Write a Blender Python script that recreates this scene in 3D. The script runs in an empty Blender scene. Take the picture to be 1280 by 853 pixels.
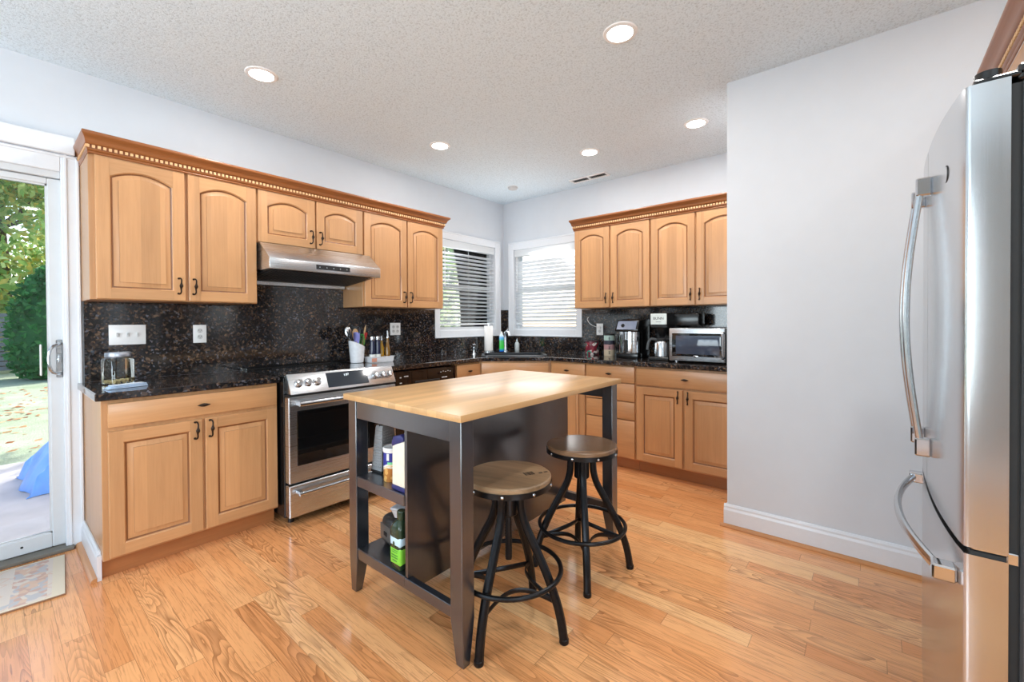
import bpy, bmesh, math, random
import numpy as np
from mathutils import Vector, Matrix
PI = math.pi
SC = bpy.context.scene
COL = SC.collection
random.seed(7)

# ------------------------------------------------------------------ camera
YAW, PIT, ROLL, FPX, CAMZ = .6924, .0102, .0057, 543.0, 1.2374
s_, c_ = math.sin(YAW), math.cos(YAW)
r0 = Vector((s_, -c_, 0))
fw = Vector((c_*math.cos(PIT), s_*math.cos(PIT), -math.sin(PIT)))
u0 = Vector((c_*math.sin(PIT), s_*math.sin(PIT), math.cos(PIT)))
Rv = r0*math.cos(ROLL)-u0*math.sin(ROLL)
Uv = r0*math.sin(ROLL)+u0*math.cos(ROLL)
cam = bpy.data.cameras.new('camera')
cam.sensor_width = 36; cam.lens = 36*FPX/1280
cam.shift_y = -(426.5-409.18)/1280
cam.clip_start = .02; cam.clip_end = 300
camo = bpy.data.objects.new('camera', cam); COL.objects.link(camo)
camo.matrix_world = Matrix(((Rv.x, Uv.x, -fw.x, 0), (Rv.y, Uv.y, -fw.y, 0), (Rv.z, Uv.z, -fw.z, CAMZ), (0, 0, 0, 1)))
SC.camera = camo

# ------------------------------------------------------------------ light
vs = SC.view_settings
SC.display_settings.display_device = 'sRGB'
vs.view_transform = 'Standard'; vs.look = 'None'; vs.gamma = 1; vs.use_curve_mapping = False
vs.exposure = 0.15
SC.cycles.max_bounces = 10; SC.cycles.diffuse_bounces = 6; SC.cycles.glossy_bounces = 5
SC.cycles.transparent_max_bounces = 24
SC.cycles.caustics_reflective = False; SC.cycles.caustics_refractive = False
SC.cycles.sample_clamp_indirect = 6
w = bpy.data.worlds.new('sky'); SC.world = w; w.use_nodes = True
bg = w.node_tree.nodes['Background']
sky = w.node_tree.nodes.new('ShaderNodeTexSky')
sky.sky_type = 'NISHITA'; sky.sun_disc = False; sky.sun_elevation = math.radians(42); sky.sun_rotation = math.radians(60)
sky.dust_density = 2.5
w.node_tree.links.new(sky.outputs[0], bg.inputs[0]); bg.inputs[1].default_value = .5
def sun(direction, energy):
    l = bpy.data.lights.new('sun', 'SUN'); l.energy = energy; l.angle = .01; l.color = (1, .97, .92)
    o = bpy.data.objects.new('sun', l); COL.objects.link(o)
    o.rotation_euler = Vector(direction).to_track_quat('Z', 'Y').to_euler()
sun((.80, .45, .72), 5.8)
def area(name, loc, direction, sx, sy, watts, col=(1, 1, 1)):
    l = bpy.data.lights.new(name, 'AREA'); l.shape = 'RECTANGLE'; l.size = sx; l.size_y = sy; l.energy = watts; l.color = col
    o = bpy.data.objects.new(name, l); COL.objects.link(o); o.location = loc
    o.rotation_euler = (-Vector(direction)).to_track_quat('Z', 'Y').to_euler()
    return o
FILL_W = 108; YA_, XB_ = 3.445, 4.0
area('fill_lamp_west', (-2.17, 1.5, 1.45), (1, -.1, .6), 2.3, 1.65, FILL_W, (.80, .925, 1))  # west and south lamps are added out of view to fill the room
area('fill_lamp_south', (-1.15, -3.17, 1.45), (.2, 1, .6), 1.7, 1.65, FILL_W*1.0, (.80, .925, 1))
area('daylight_corner_window_a', (3.40, YA_-.05, 1.62), (-.15, -1, .15), .82, .86, 5, (.93, .97, 1))
area('daylight_corner_window_b', (XB_-.05, 2.85, 1.62), (-1, -.1, .15), .82, .86, 6, (1, .98, .95))
LAMP_W = 7.5

# ------------------------------------------------------------------ materials
def lin(c):
    return tuple(((v/255)/12.92 if v/255 <= .04045 else ((v/255+.055)/1.055)**2.4) for v in c)
class NT:
    def __init__(s, name):
        s.m = bpy.data.materials.new(name); s.m.use_nodes = True
        s.t = s.m.node_tree; s.b = s.t.nodes['Principled BSDF']; s.out = s.t.nodes['Material Output']
    def n(s, typ, **kw):
        nd = s.t.nodes.new('ShaderNode'+typ)
        for k, v in kw.items():
            if k.startswith('_'): setattr(nd, k[1:], v)
            else: nd.inputs[k.replace('__', ' ')].default_value = v
        return nd
    def l(s, a, b): s.t.links.new(a, b)
    def math(s, op, a, b=None, c=None):
        nd = s.t.nodes.new('ShaderNodeMath'); nd.operation = op
        for i, v in enumerate((a, b, c)):
            if v is None: continue
            if isinstance(v, (int, float)): nd.inputs[i].default_value = v
            else: s.l(v, nd.inputs[i])
        return nd.outputs[0]
    def mix(s, fac, a, b, mode='MIX'):
        nd = s.t.nodes.new('ShaderNodeMix'); nd.data_type = 'RGBA'; nd.blend_type = mode
        for i, v in ((0, fac), (6, a), (7, b)):
            if isinstance(v, (int, float)): nd.inputs[i].default_value = v
            elif isinstance(v, tuple): nd.inputs[i].default_value = v if len(v) == 4 else v+(1,)
            else: s.l(v, nd.inputs[i])
        return nd.outputs[2]
    def ramp(s, fac, stops, interp='LINEAR'):
        nd = s.t.nodes.new('ShaderNodeValToRGB'); cr = nd.color_ramp; cr.interpolation = interp
        while len(cr.elements) < len(stops): cr.elements.new(.5)
        for e, (p, c) in zip(cr.elements, stops): e.position = p; e.color = c+(1,) if len(c) == 3 else c
        s.l(fac, nd.inputs[0]); return nd.outputs[0]
    def sep(s, v):
        nd = s.t.nodes.new('ShaderNodeSeparateXYZ'); s.l(v, nd.inputs[0]); return nd.outputs
    def comb(s, x, y, z):
        nd = s.t.nodes.new('ShaderNodeCombineXYZ')
        for i, v in enumerate((x, y, z)):
            if isinstance(v, (int, float)): nd.inputs[i].default_value = v
            else: s.l(v, nd.inputs[i])
        return nd.outputs[0]
    def noise(s, vec, scale, detail=4, rough=.55, dist=0):
        nd = s.n('TexNoise'); nd.inputs['Scale'].default_value = scale; nd.inputs['Detail'].default_value = detail
        nd.inputs['Roughness'].default_value = rough; nd.inputs['Distortion'].default_value = dist
        if vec is not None: s.l(vec, nd.inputs['Vector'])
        return nd.outputs['Fac']
    def pos(s): return s.n('NewGeometry').outputs['Position']
    def objc(s): return s.n('TexCoord').outputs['Object']
    def bump(s, h, strength=.3, dist=.01):
        nd = s.n('Bump'); nd.inputs['Strength'].default_value = strength; nd.inputs['Distance'].default_value = dist
        s.l(h, nd.inputs['Height']); s.l(nd.outputs[0], s.b.inputs['Normal'])
    def color(s, c):
        if isinstance(c, tuple): s.b.inputs['Base Color'].default_value = c+(1,)
        else: s.l(c, s.b.inputs['Base Color'])
    def set(s, rough=.5, metal=0, spec=.5, **kw):
        s.b.inputs['Roughness'].default_value = rough; s.b.inputs['Metallic'].default_value = metal
        s.b.inputs['Specular IOR Level'].default_value = spec
        for k, v in kw.items(): s.b.inputs[k.replace('__', ' ')].default_value = v
        return s
def plain(name, rgb, rough=.5, metal=0, spec=.5, var=.06, scale=40, bump=0, **kw):
    N = NT(name); c = lin(rgb); f = N.noise(N.objc(), scale, 3)
    N.color(N.ramp(f, [(.3, tuple(v*(1-var) for v in c)), (.7, tuple(min(1, v*(1+var)) for v in c))]))
    N.set(rough, metal, spec, **kw)
    if bump: N.bump(f, bump, .003)
    return N.m
def wood(name, rgb, dark, axis='z', rough=.38, stave=.075, amount=.55, coat=.25, fine=60, lo_=.80, hi_=1.14):
    N = NT(name); o = N.objc()
    rnd = N.n('ObjectInfo').outputs['Random']
    x, y, z = N.sep(o)
    off = N.math('MULTIPLY', rnd, 17.3)
    ax = {'x': (x, y, z), 'y': (y, x, z), 'z': (z, x, y)}[axis]
    la, ac, ot = ax
    # glued staves with small tone steps
    cell = N.math('FLOOR', N.math('DIVIDE', N.math('ADD', ac, off), stave))
    wn = N.n('TexWhiteNoise', _noise_dimensions='1D'); N.l(N.math('ADD', cell, off), wn.inputs['W'])
    vec = N.comb(N.math('MULTIPLY', N.math('ADD', ac, N.math('MULTIPLY', wn.outputs['Value'], 3.0)), fine), N.math('MULTIPLY', ot, fine), N.math('MULTIPLY', N.math('ADD', la, off), 2.6))
    g = N.noise(vec, 1.0, 5, .6, .8)
    vec2 = N.comb(N.math('MULTIPLY', N.math('ADD', ac, off), 9), N.math('MULTIPLY', ot, 9), N.math('MULTIPLY', la, 2.2))
    g2 = N.noise(vec2, 1.0, 3, .5, 1.2)
    c, d = lin(rgb), lin(dark)
    a = N.ramp(g, [(.28, d), (.62, c)])
    lo = tuple(v*lo_ for v in c); hi = tuple(min(1, v*hi_) for v in c)
    b = N.ramp(N.math('ADD', N.math('MULTIPLY', wn.outputs['Value'], .5), N.math('MULTIPLY', g2, .5)), [(.2, lo), (.75, hi)])
    N.color(N.mix(amount*.6, b, a)); N.set(rough, 0, .45, Coat__Weight=coat, Coat__Roughness=.2)
    return N.m
def glass(name, tint=(1, 1, 1), rough=.0, refl=1.0):
    N = NT(name); N.t.nodes.remove(N.b)
    tr = N.n('BsdfTransparent'); tr.inputs[0].default_value = tint+(1,)
    gl = N.n('BsdfGlossy'); gl.inputs['Roughness'].default_value = rough
    fr = N.n('Fresnel'); fr.inputs[0].default_value = 1.45
    mx = N.n('MixShader'); N.l(N.math('MULTIPLY', fr.outputs[0], refl), mx.inputs[0]); N.l(tr.outputs[0], mx.inputs[1]); N.l(gl.outputs[0], mx.inputs[2])
    N.l(mx.outputs[0], N.out.inputs[0]); return N.m
def emit(name, rgb, strength):
    N = NT(name); N.color(rgb); N.b.inputs['Emission Color'].default_value = rgb+(1,); N.b.inputs['Emission Strength'].default_value = strength
    return N.m
M = {}
M['wall'] = plain('wall_paint', (208, 212, 218), .75, var=.012, scale=9)
def ceil_mat():
    N = NT('popcorn_ceiling'); p = N.pos()
    a = N.noise(p, 95, 4, .7); b = N.noise(p, 240, 2, .6)
    h = N.math('ADD', a, N.math('MULTIPLY', b, .5))
    N.color(N.ramp(a, [(.33, lin((194, 208, 216))), (.50, lin((224, 238, 247)))])); N.set(.9, 0, .2); N.bump(h, .55, .006); return N.m
M['ceiling'] = ceil_mat()
M['taupe'] = plain('taupe_wall_paint', (150, 147, 142), .75, var=.012, scale=9)  # tone of unseen walls, darkened to dim their reflection in the refrigerator
M['white'] = plain('white_paint', (222, 225, 230), .35, var=.01)
M['white_plastic'] = plain('white_plastic', (236, 236, 236), .3, var=.01)
M['vinyl'] = plain('white_vinyl', (208, 211, 214), .35, var=.02, scale=14)
def floor_mat():
    N = NT('oak_strip_floor'); x, y, z = N.sep(N.pos())
    pw = .083
    xi = N.math('FLOOR', N.math('DIVIDE', x, pw))
    w1 = N.n('TexWhiteNoise', _noise_dimensions='1D'); N.l(xi, w1.inputs['W'])
    yy = N.math('ADD', N.math('DIVIDE', y, .95), N.math('MULTIPLY', w1.outputs['Value'], 7.3))
    yi = N.math('FLOOR', yy)
    w2 = N.n('TexWhiteNoise', _noise_dimensions='2D'); N.l(N.comb(xi, yi, 0), w2.inputs['Vector'])
    rnd = w2.outputs['Value']; sel = N.sep(w2.outputs['Color'])[1]
    off = N.math('MULTIPLY', rnd, 31)
    # cathedral figure: contour lines of a stretched noise
    v = N.comb(N.math('ADD', N.math('MULTIPLY', x, 9), off), N.math('ADD', N.math('MULTIPLY', y, 1.15), off), off)
    n1 = N.noise(v, 1.0, 2, .45, .5)
    rings = N.math('FRACT', N.math('MULTIPLY', n1, 20))
    saw = N.math('POWER', rings, 2.2)
    fine = N.noise(N.comb(N.math('MULTIPLY', x, 190), N.math('MULTIPLY', y, 5), off), 1.0, 3, .6)
    soft = N.noise(N.comb(N.math('MULTIPLY', x, 14), N.math('MULTIPLY', y, 2.2), off), 1.0, 3, .5)
    base = N.ramp(rnd, [(0, lin((222, 149, 92))), (.15, lin((230, 160, 103))), (.5, lin((236, 168, 110))), (.88, lin((241, 178, 121))), (1, lin((246, 196, 140)))])
    base = N.mix(N.math('MULTIPLY', soft, .22), base, lin((205, 138, 84)))
    strength = N.math('MULTIPLY', N.math('MULTIPLY', saw, N.math('ADD', N.math('MULTIPLY', N.noise(N.comb(x, y, off), 3.0, 2), 1.5), -.18)), N.math('ADD', .22, N.math('MULTIPLY', N.math('GREATER_THAN', sel, .62), .8)))
    c = N.mix(N.math('MINIMUM', N.math('MAXIMUM', strength, 0), .85), base, lin((128, 74, 40)))
    c = N.mix(N.math('MULTIPLY', N.math('LESS_THAN', fine, .44), .36), c, lin((150, 90, 48)))
    fx = N.math('FRACT', N.math('DIVIDE', x, pw)); fy = N.math('FRACT', yy)
    gap = N.math('MAXIMUM', N.math('LESS_THAN', fx, .018), N.math('LESS_THAN', fy, .0022))
    c = N.mix(N.math('MULTIPLY', gap, .55), c, lin((96, 56, 30)))
    N.color(c); N.set(.24, 0, .5, Coat__Weight=.35, Coat__Roughness=.1)
    N.bump(N.math('ADD', N.math('MULTIPLY', gap, -1), N.math('MULTIPLY', soft, .5)), .12, .002)
    return N.m
M['floor'] = floor_mat()
MAPLE, MAPLED = (196, 147, 101), (166, 117, 75)
M['maple'] = wood('maple_vertical', MAPLE, MAPLED, 'z', stave=.085)
M['maple_h'] = wood('maple_horizontal', MAPLE, MAPLED, 'x', stave=.4)
M['groove_shade'] = wood('maple_groove_shade', (130, 84, 50), (104, 64, 36), 'z', amount=.4)  # darker maple paints shade into the door grooves and panel steps
M['crown'] = wood('crown_stained_wood', (146, 88, 46), (108, 62, 30), 'x', stave=.5)
M['dentil'] = plain('dentil_light_maple', (226, 180, 130), .45)
M['kick'] = wood('toe_kick_wood', (176, 116, 70), (146, 92, 52), 'x', stave=.6)
M['block'] = wood('oak_worktop', (206, 164, 114), (178, 132, 84), 'x', rough=.34, stave=.05, amount=.5, coat=.15)
M['seat'] = wood('weathered_elm_seat', (118, 90, 66), (52, 38, 28), 'y', rough=.24, stave=.085, amount=.8, coat=.35, fine=34, lo_=.45, hi_=1.5)
M['seat_pale'] = wood('pale_weathered_seat', (150, 122, 92), (78, 58, 42), 'y', rough=.34, stave=.062, amount=.8, coat=.2, fine=34, lo_=.36, hi_=1.4)
M['oakshoe'] = wood('oak_shoe_mould', (192, 134, 84), (160, 102, 60), 'y', stave=.5)
M['woodspoon'] = wood('beech_utensil', (208, 168, 122), (180, 136, 92), 'z', stave=.2)
def granite(name, tile=None):
    N = NT(name); p = N.pos()
    v = N.n('TexVoronoi'); v.inputs['Scale'].default_value = 95; v.inputs['Randomness'].default_value = 1
    nz = N.n('TexNoise'); nz.inputs['Scale'].default_value = 55; N.l(p, nz.inputs['Vector'])
    nd = N.n('VectorMath', _operation='MULTIPLY_ADD'); N.l(nz.outputs['Color'], nd.inputs[0]); nd.inputs[1].default_value = (.02, .02, .02); N.l(p, nd.inputs[2])
    N.l(nd.outputs[0], v.inputs['Vector'])
    r = N.sep(v.outputs['Color'])[0]
    c = N.ramp(r, [(0, lin((24, 23, 24))), (.38, lin((38, 35, 35))), (.58, lin((66, 52, 44))), (.75, lin((108, 86, 68))), (.86, lin((50, 50, 56))), (.95, lin((98, 98, 106)))], 'CONSTANT')
    big = N.noise(p, 9, 3)
    c = N.mix(N.ramp(big, [(.38, (.65, .65, .65)), (.62, (0, 0, 0))]), c, lin((26, 24, 25)))
    if tile:
        x, y, z = N.sep(p); h = x if tile == 'x' else y
        zz = N.math('FRACT', N.math('DIVIDE', N.math('SUBTRACT', z, .948), .305)); hh = N.math('FRACT', N.math('DIVIDE', N.math('ADD', h, .117), .305))
        g = N.math('MAXIMUM', N.math('LESS_THAN', zz, .010), N.math('LESS_THAN', hh, .010))
        c = N.mix(g, c, lin((14, 14, 15)))
    N.color(c); N.set(.07 if not tile else .09, 0, .5, Coat__Weight=.3, Coat__Roughness=.04); return N.m
M['granite'] = granite('brown_black_granite'); M['gtile_x'] = granite('granite_tile_back', 'x'); M['gtile_y'] = granite('granite_tile_right', 'y')
def steel(name, rgb=(208, 212, 216), rough=.28, axis='x', aniso=.0):
    N = NT(name); x, y, z = N.sep(N.objc())
    a = {'x': N.comb(N.math('MULTIPLY', x, 2), N.math('MULTIPLY', y, 2), N.math('MULTIPLY', z, 1400)), 'z': N.comb(N.math('MULTIPLY', x, 1400), N.math('MULTIPLY', y, 1400), N.math('MULTIPLY', z, 2))}[axis]
    f = N.noise(a, 1.0, 2); c = lin(rgb)
    N.color(N.ramp(f, [(.3, tuple(v*.96 for v in c)), (.7, tuple(min(1, v*1.03) for v in c))])); N.set(rough, 1.0)
    rr = N.n('MapRange'); N.l(f, rr.inputs[0]); rr.inputs[3].default_value = rough*.85; rr.inputs[4].default_value = rough*1.15; N.l(rr.outputs[0], N.b.inputs['Roughness'])
    return N.m
M['steel'] = steel('brushed_stainless'); M['steel_v'] = steel('brushed_stainless_door', (200, 201, 203), .2, 'z')
M['chrome'] = plain('chrome', (214, 216, 220), .08, 1, var=.01)
M['handle_steel'] = plain('satin_steel', (196, 200, 204), .2, 1, var=.02)
M['graphite'] = plain('dark_graphite_case', (70, 72, 74), .42, .3, var=.05)
M['black'] = plain('black_enamel', (20, 20, 21), .22, var=.1)
M['blackmatte'] = plain('black_plastic', (24, 24, 25), .5, var=.1)
M['blackglass'] = plain('black_glass', (12, 12, 13), .04, var=.02, Coat__Weight=.5, Coat__Roughness=.02)
M['display'] = plain('display_glass', (44, 50, 58), .06, var=.02)
M['blackbrown'] = wood('black_brown_stain', (34, 36, 42), (24, 25, 29), 'z', rough=.3, stave=.4, amount=.5, coat=1)
M['blackbrown'].node_tree.nodes['Principled BSDF'].inputs['Coat IOR'].default_value = 1.95
M['iron'] = plain('black_iron', (38, 38, 40), .3, .75, var=.15, scale=60, bump=.05)
M['bronze'] = plain('oil_rubbed_bronze', (48, 36, 28), .35, .7, var=.25, scale=120)
M['glass'] = glass('window_glass'); M['jarglass'] = glass('jar_glass', (.93, .97, .95), 0, 1.6)
M['oilglass'] = plain('oil_bottle_glass', (150, 112, 24), .1, var=.1)
M['greenbottle'] = plain('dark_green_bottle', (44, 58, 40), .15, var=.08)
M['lamp'] = emit('lamp_lens', (1, .985, .95), 9.0)
def slat_mat():
    N = NT('white_blind_slat'); N.color(lin((238, 240, 242))); N.set(.5)
    t = N.n('BsdfTranslucent'); t.inputs[0].default_value = lin((240, 242, 244))+(1,)
    mx = N.n('MixShader'); mx.inputs[0].default_value = .4; N.l(N.b.outputs[0], mx.inputs[1]); N.l(t.outputs[0], mx.inputs[2]); N.l(mx.outputs[0], N.out.inputs[0]); return N.m
M['slat'] = slat_mat()
M['rubber'] = plain('black_rubber', (26, 26, 26), .7)
def col(key, rgb, rough=.45, **k):
    if key not in M: M[key] = plain(key, rgb, rough, **k)
    return M[key]

# ------------------------------------------------------------------ mesh helpers
def BM(): return bmesh.new()
def box(bm, x0, x1, y0, y1, z0, z1, bev=0, mi=0, seg=1):
    vs = [bm.verts.new(v) for v in ((x0, y0, z0), (x1, y0, z0), (x1, y1, z0), (x0, y1, z0), (x0, y0, z1), (x1, y0, z1), (x1, y1, z1), (x0, y1, z1))]
    fs = [bm.faces.new([vs[i] for i in q]) for q in ((3, 2, 1, 0), (4, 5, 6, 7), (0, 1, 5, 4), (1, 2, 6, 5), (2, 3, 7, 6), (3, 0, 4, 7))]
    for f in fs: f.material_index = mi
    if bev:
        es = list({e for f in fs for e in f.edges})
        bmesh.ops.bevel(bm, geom=es, offset=bev, segments=seg, profile=.5, affect='EDGES', clamp_overlap=True)
    return vs
def prism(bm, poly, axis, a, b, mi=0, bev=0):
    f3 = {'x': lambda p, t: (t, p[0], p[1]), 'y': lambda p, t: (p[0], t, p[1]), 'z': lambda p, t: (p[0], p[1], t)}[axis]
    A = [bm.verts.new(f3(p, a)) for p in poly]; Bv = [bm.verts.new(f3(p, b)) for p in poly]
    n = len(poly); fs = [bm.faces.new(A), bm.faces.new(Bv[::-1])]
    for i in range(n): fs.append(bm.faces.new((A[i], Bv[i], Bv[(i+1) % n], A[(i+1) % n])))
    for f in fs: f.material_index = mi
    if bev:
        bmesh.ops.recalc_face_normals(bm, faces=fs)
        bmesh.ops.bevel(bm, geom=list({e for f in fs for e in f.edges}), offset=bev, segments=2, profile=.5, affect='EDGES', clamp_overlap=True)
def lathe(bm, prof, c=(0, 0, 0), seg=32, axis='z', mi=0, tilt=None):
    rings = []
    for r, z in prof:
        ring = []
        for i in range(seg):
            a = 2*PI*i/seg; p = (r*math.cos(a), r*math.sin(a), z)
            if axis == 'x': p = (p[2], p[0], p[1])
            elif axis == 'y': p = (p[1], p[2], p[0])
            v = Vector(p)
            if tilt is not None: v = tilt @ v
            ring.append(bm.verts.new(v+Vector(c)))
        rings.append(ring)
    for A, Bv in zip(rings, rings[1:]):
        for i in range(seg):
            f = bm.faces.new((A[i], A[(i+1) % seg], Bv[(i+1) % seg], Bv[i])); f.material_index = mi
    for ring, fl in ((rings[0], True), (rings[-1], False)):
        f = bm.faces.new(ring[::-1] if fl else ring); f.material_index = mi
def cyl(bm, c, r, h, axis='z', seg=28, r2=None, mi=0, bev=.0):
    r2 = r if r2 is None else r2
    if bev: prof = [(r-bev, 0), (r, bev), (r2, h-bev), (r2-bev, h)]
    else: prof = [(r, 0), (r2, h)]
    lathe(bm, prof, c, seg, axis, mi)
def tube(bm, pts, r, seg=10, closed=False, flat=None, mi=0):
    P = [Vector(p) for p in pts]; n = len(P); rings = []
    rr = r if isinstance(r, (list, tuple)) else [r]*n
    T = []
    for i in range(n):
        a = P[(i-1) % n] if closed or i > 0 else P[i]; b = P[(i+1) % n] if closed or i < n-1 else P[i]
        T.append((b-a).normalized())
    up = Vector((0, 0, 1)) if abs(T[0].z) < .9 else Vector((1, 0, 0))
    nrm = (up-T[0]*up.dot(T[0])).normalized()
    for i in range(n):
        nrm = (nrm-T[i]*nrm.dot(T[i])); nrm.normalize(); bi = T[i].cross(nrm)
        sx, sy = (1, 1) if flat is None else flat
        rings.append([bm.verts.new(P[i]+(nrm*math.cos(2*PI*k/seg)*sx+bi*math.sin(2*PI*k/seg)*sy)*rr[i]) for k in range(seg)])
    m = n if closed else n-1
    for i in range(m):
        A, Bv = rings[i], rings[(i+1) % n]
        best = 0
        if closed and i == n-1:
            best = min(range(seg), key=lambda s: sum((A[k].co-Bv[(k+s) % seg].co).length for k in range(seg)))
        for k in range(seg):
            f = bm.faces.new((A[k], A[(k+1) % seg], Bv[(k+1+best) % seg], Bv[(k+best) % seg])); f.material_index = mi
    if not closed:
        for ring in (rings[0][::-1], rings[-1]):
            f = bm.faces.new(ring); f.material_index = mi
def sm(pts, n=6):
    P = [Vector(p) for p in pts]; out = []
    for i in range(len(P)-1):
        p0 = P[max(i-1, 0)]; p1 = P[i]; p2 = P[i+1]; p3 = P[min(i+2, len(P)-1)]
        for k in range(n):
            t = k/n; out.append(.5*((2*p1)+(-p0+p2)*t+(2*p0-5*p1+4*p2-p3)*t*t+(-p0+3*p1-3*p2+p3)*t**3))
    out.append(P[-1]); return out
def wloc(o):
    v = Vector((0, 0, 0))
    while o is not None: v += o.location; o = o.parent
    return v
def obj(name, bm, mat, parent=None, world=False, smooth=35, recalc=True):
    if recalc: bmesh.ops.recalc_face_normals(bm, faces=bm.faces[:])
    if world and parent is not None: bmesh.ops.translate(bm, verts=bm.verts[:], vec=-wloc(parent))
    me = bpy.data.meshes.new(name); bm.to_mesh(me); bm.free()
    for m in (mat if isinstance(mat, (list, tuple)) else [mat]): me.materials.append(m)
    if smooth: me.shade_smooth(); me.set_sharp_from_angle(angle=math.radians(smooth))
    o = bpy.data.objects.new(name, me); COL.objects.link(o)
    if parent is not None: o.parent = parent
    return o
def tag(o, label, cat, group=None, kind=None):
    o['label'] = label; o['category'] = cat
    if group: o['group'] = group
    if kind: o['kind'] = kind
    return o
def thing(name, label, cat, loc=(0, 0, 0), rz=0, group=None):
    o = bpy.data.objects.new(name, None); COL.objects.link(o); o.location = loc; o.rotation_euler = (0, 0, rz)
    o.empty_display_size = .1
    return tag(o, label, cat, group)
def struct(name, bm, mat, parent=None, smooth=30):
    o = obj(name, bm, mat, parent, smooth=smooth)
    o['kind'] = 'structure'
    return o
def dup(root, loc=None, rz=None, label=None):
    r = root.copy(); COL.objects.link(r)
    if loc is not None: r.location = loc
    if rz is not None: r.rotation_euler = (0, 0, rz)
    if label: r['label'] = label
    for ch in list(root.children):
        c = ch.copy(); COL.objects.link(c); c.parent = r
        for g in ch.children:
            d = g.copy(); COL.objects.link(d); d.parent = c
    return r
def text(name, body, size, mat, parent, loc, rot, extr=.0004, align='CENTER'):
    cu = bpy.data.curves.new(name, 'FONT'); cu.body = body; cu.size = size; cu.extrude = extr; cu.align_x = align; cu.align_y = 'CENTER'
    t = bpy.data.objects.new(name, cu); COL.objects.link(t)
    dg = bpy.context.evaluated_depsgraph_get(); me = bpy.data.meshes.new_from_object(t.evaluated_get(dg))
    COL.objects.unlink(t); bpy.data.objects.remove(t)
    me.materials.clear(); me.materials.append(mat)
    o = bpy.data.objects.new(name, me); COL.objects.link(o); o.parent = parent; o.location = loc; o.rotation_euler = rot
    return o

# ------------------------------------------------------------------ room shell
XB, YA, H, XP, YP = 4.0, 3.445, 2.666, 2.845, .674
T = .13
bm = BM(); box(bm, -2.3, XB+T, -3.3, YA+.0, -.12, 0); struct('floor', bm, M['floor'])
bm = BM(); box(bm, -2.3, XB+T, -3.3, YA+T, H, H+.12); struct('ceiling', bm, M['ceiling'])
def wall_with_holes(name, axis, a0, a1, z1, t0, t1, holes):
    bm = BM(); holes = sorted(holes)
    def bx(p0, p1, q0, q1):
        if p1-p0 < 1e-4 or q1-q0 < 1e-4: return
        if axis == 'x': box(bm, p0, p1, t0, t1, q0, q1)
        else: box(bm, t0, t1, p0, p1, q0, q1)
    cur = a0
    for h0, h1, b, t in holes:
        bx(cur, h0, 0, z1); bx(h0, h1, 0, b); bx(h0, h1, t, z1); cur = h1
    bx(cur, a1, 0, z1)
    return struct(name, bm, M['taupe'] if name in ('wall_left', 'wall_front') else M['wall'], smooth=0)
SD0, SD1, SDH = -1.52, .292, 2.085          # sliding door opening
WA = (2.972, 3.838, 1.155, 2.125)           # window openings
WB = (2.418, 3.280, 1.155, 2.10)
wall_with_holes('wall_back', 'x', -2.3, XB+T, H, YA, YA+T, [(SD0, SD1, 0, SDH), WA])
wall_with_holes('wall_right', 'y', YP, YA, H, XB, XB+T, [WB])
bm = BM(); box(bm, XP, XB+T, -1.05, YP, 0, H); struct('wall_partition', bm, M['wall'], smooth=0)
bm = BM(); box(bm, 1.2, XP, -1.17, -1.05, 0, H); struct('wall_alcove', bm, M['wall'], smooth=0)
bm = BM(); box(bm, 1.2, 1.32, -3.3, -1.17, 0, H); struct('wall_side', bm, M['wall'], smooth=0)
wall_with_holes('wall_left', 'y', -3.3, YA, H, -2.3, -2.2, [(.3, 2.7, .6, 2.3)])
wall_with_holes('wall_front', 'x', -2.2, 1.2, H, -3.3, -3.2, [(-2.05, -.2, .6, 2.3)])
def baseboard(name, pts, outward, h=.135, t=.016):
    # pts along wall at floor, profile extruded to outward side
    (x0, y0), (x1, y1) = pts; ox, oy = outward
    prof = [(0, 0), (t, 0), (t, h-.035), (t*.75, h-.022), (t*.75, h-.012), (t*.35, h), (0, h)]
    bm = BM()
    A = [bm.verts.new((x0+ox*p, y0+oy*p, z)) for p, z in prof]; Bv = [bm.verts.new((x1+ox*p, y1+oy*p, z)) for p, z in prof]
    bm.faces.new(A); bm.faces.new(Bv[::-1])
    for i in range(len(prof)): bm.faces.new((A[i], Bv[i], Bv[(i+1) % len(prof)], A[(i+1) % len(prof)]))
    return struct(name, bm, M['white'], smooth=0)
baseboard('baseboard_partition', ((XP, YP+.016), (XP, -1.05)), (-1, 0))
baseboard('baseboard_partition_end', ((XP, YP), (3.35, YP)), (0, 1))
bm = BM(); prism(bm, [(XP-.016, 0), (XP-.034, 0), (XP-.034, .008), (XP-.028, .016), (XP-.016, .02)], 'y', -1.05, YP+.034); struct('trim_1', bm, M['oakshoe'])
baseboard('baseboard_left', ((-2.2, -3.2), (-2.2, YA)), (1, 0))
baseboard('baseboard_front', ((-2.2, -3.2), (1.2, -3.2)), (0, 1))
# unseen rear windows, added to hold the fill lamps of the adjoining room
for i, (x0, x1, y0, y1) in enumerate(((-2.3, -2.2, .3, 2.7), (-2.05, -.2, -3.3, -3.2))):
    bm = BM(); ver = i == 0
    a0, a1 = (y0, y1) if ver else (x0, x1)
    def fb(p0, p1, z0, z1):
        if ver: box(bm, -2.29, -2.24, p0, p1, z0, z1, .004)
        else: box(bm, p0, p1, -3.29, -3.24, z0, z1, .004)
    fb(a0, a1, .6, .66); fb(a0, a1, 2.24, 2.3)
    for k in range(4):
        p = a0+(a1-a0-.06)*k/3; fb(p, p+.06, .66, 2.24)
    struct('window_%d' % (i+3), bm, M['white'])

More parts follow.
